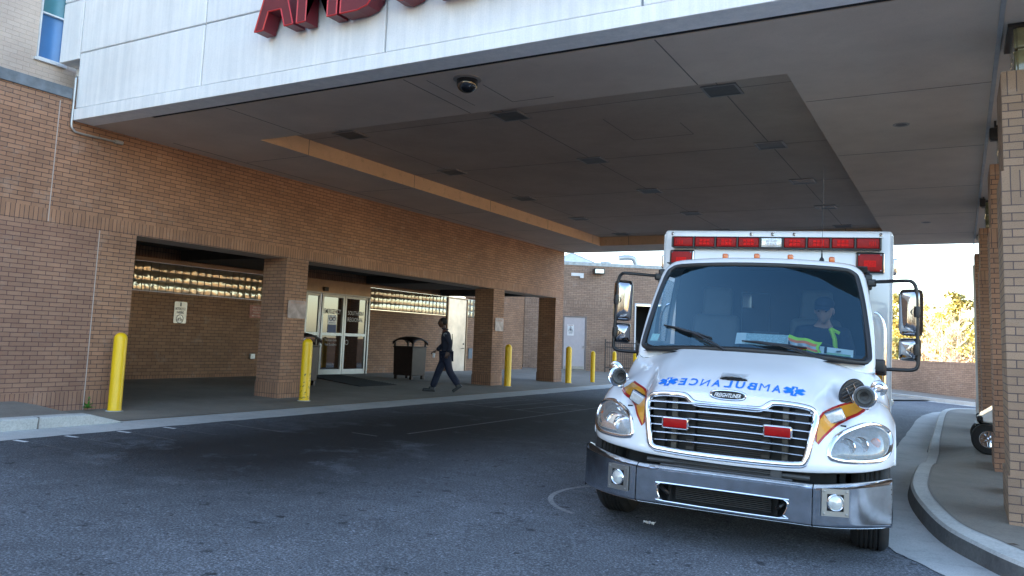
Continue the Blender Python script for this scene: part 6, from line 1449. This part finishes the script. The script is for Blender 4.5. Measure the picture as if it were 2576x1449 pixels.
mb = MB(); mb.quad(*[wz(x, z, -.01) for x, z in ((-.955, 1.555), (-.875, 1.557), (-.862, 1.625), (-.94, 1.625))]); AB(mb, 'windshield_sticker', simple('sticker_pale_green', (.50, .72, .62), .5, var=.2, scale=30), bpy.data.objects['windshield'])
dr = empty('person', mtx=AMX@Matrix.Translation((.55, 2.2, 1.0)), label='person in dark cap seated at the wheel inside the ambulance, looking down', cat='person')
WM[dr.name] = AMX
dr.matrix_world = AMX
nodes = {'pel': (Vector((.56, 2.30, 1.30)), (.17, .12)), 'w': (Vector((.56, 2.30, 1.45)), (.16, .12)), 'ch': (Vector((.57, 2.27, 1.62)), (.17, .12)), 'nb': (Vector((.58, 2.24, 1.74)), (.11, .09)), 'nk': (Vector((.59, 2.20, 1.83)), .055), 'hd': (Vector((.60, 2.15, 1.90)), .06),
         'sL': (Vector((.77, 2.24, 1.70)), .075), 'eL': (Vector((.84, 2.12, 1.46)), .055), 'wL': (Vector((.74, 1.98, 1.44)), .036), 'sR': (Vector((.39, 2.24, 1.70)), .075), 'eR': (Vector((.31, 2.12, 1.46)), .055), 'wR': (Vector((.36, 1.98, 1.46)), .036)}
ee = [('pel', 'w'), ('w', 'ch'), ('ch', 'nb'), ('nb', 'nk'), ('nk', 'hd'), ('nb', 'sL'), ('sL', 'eL'), ('eL', 'wL'), ('nb', 'sR'), ('sR', 'eR'), ('eR', 'wR')]
v, f = skin_eval({k: (p, (r, r) if not isinstance(r, tuple) else r) for k, (p, r) in nodes.items()}, ee); mb = MB(); mb.add(v, f)
head_mb(mb, (.60, 2.10, 1.955), (-.18, -1, -.26), (0, -.26, 1), 1.08); hand_mb(mb, (.74, 1.98, 1.45), (-.2, -.6, .5), (-1, 0, -.3), .95, 1, .9); hand_mb(mb, (.36, 1.98, 1.46), (.2, -.6, .5), (1, 0, -.3), .95, -1, .9)
mb.build('body', [M['skin'], M['black']], dr, local=True, smooth=180)
nd2 = {k: (nodes[k][0], tuple(x+.022 for x in (nodes[k][1] if isinstance(nodes[k][1], tuple) else (nodes[k][1],)*2))) for k in ('pel', 'w', 'ch', 'nb', 'sL', 'eL', 'sR', 'eR')}; nd2['co'] = (Vector((.588, 2.222, 1.795)), (.078, .072)); nd2['sL'] = (nd2['sL'][0]+Vector((-.01, 0, .015)), (.108, .108)); nd2['sR'] = (nd2['sR'][0]+Vector((.01, 0, .015)), (.108, .108)); nd2['nb'] = (nd2['nb'][0]+Vector((0, 0, .012)), (.15, .125))
v, f = skin_eval(nd2, [(a, b) for a, b in ee if a in nd2 and b in nd2]+[('nb', 'co')]); mb = MB(); mb.add(v, f); mb.build('shirt', M['navy'], dr, local=True, smooth=180)
mb = MB(); mb.tube([(.66, 2.13, 1.78), (.70, 2.10, 1.68), (.71, 2.11, 1.55)], .022, 6); mb.tube([(.66, 2.13, 1.78), (.74, 2.15, 1.74)], .018, 6); mb.build('vest_strap', M['lime'], dr, local=True, smooth=True)
mb = MB(); fw = Vector((-.17, -.95, -.24)).normalized(); up = Vector((0, -.24, .95)); rt = fw.cross(up).normalized(); up = rt.cross(fw); Rc = Matrix((rt, fw, up)).transposed(); cc = Vector((.60, 2.11, 1.960))+up*.062
mb.ell(cc, (.092, .108, .074), 20, 12, Rc); mb.grid(lambda u, v: tuple(cc+rt*(.075*(2*u-1)*(1-.25*v*v))+fw*(.085+.085*v*sqrt(max(0, 1-(2*u-1)**2*.6)))+up*(-.005-.018*v-.02*(2*u-1)**2)), 12, 5); mb.build('cap', M['navy'], dr, local=True, smooth=True)
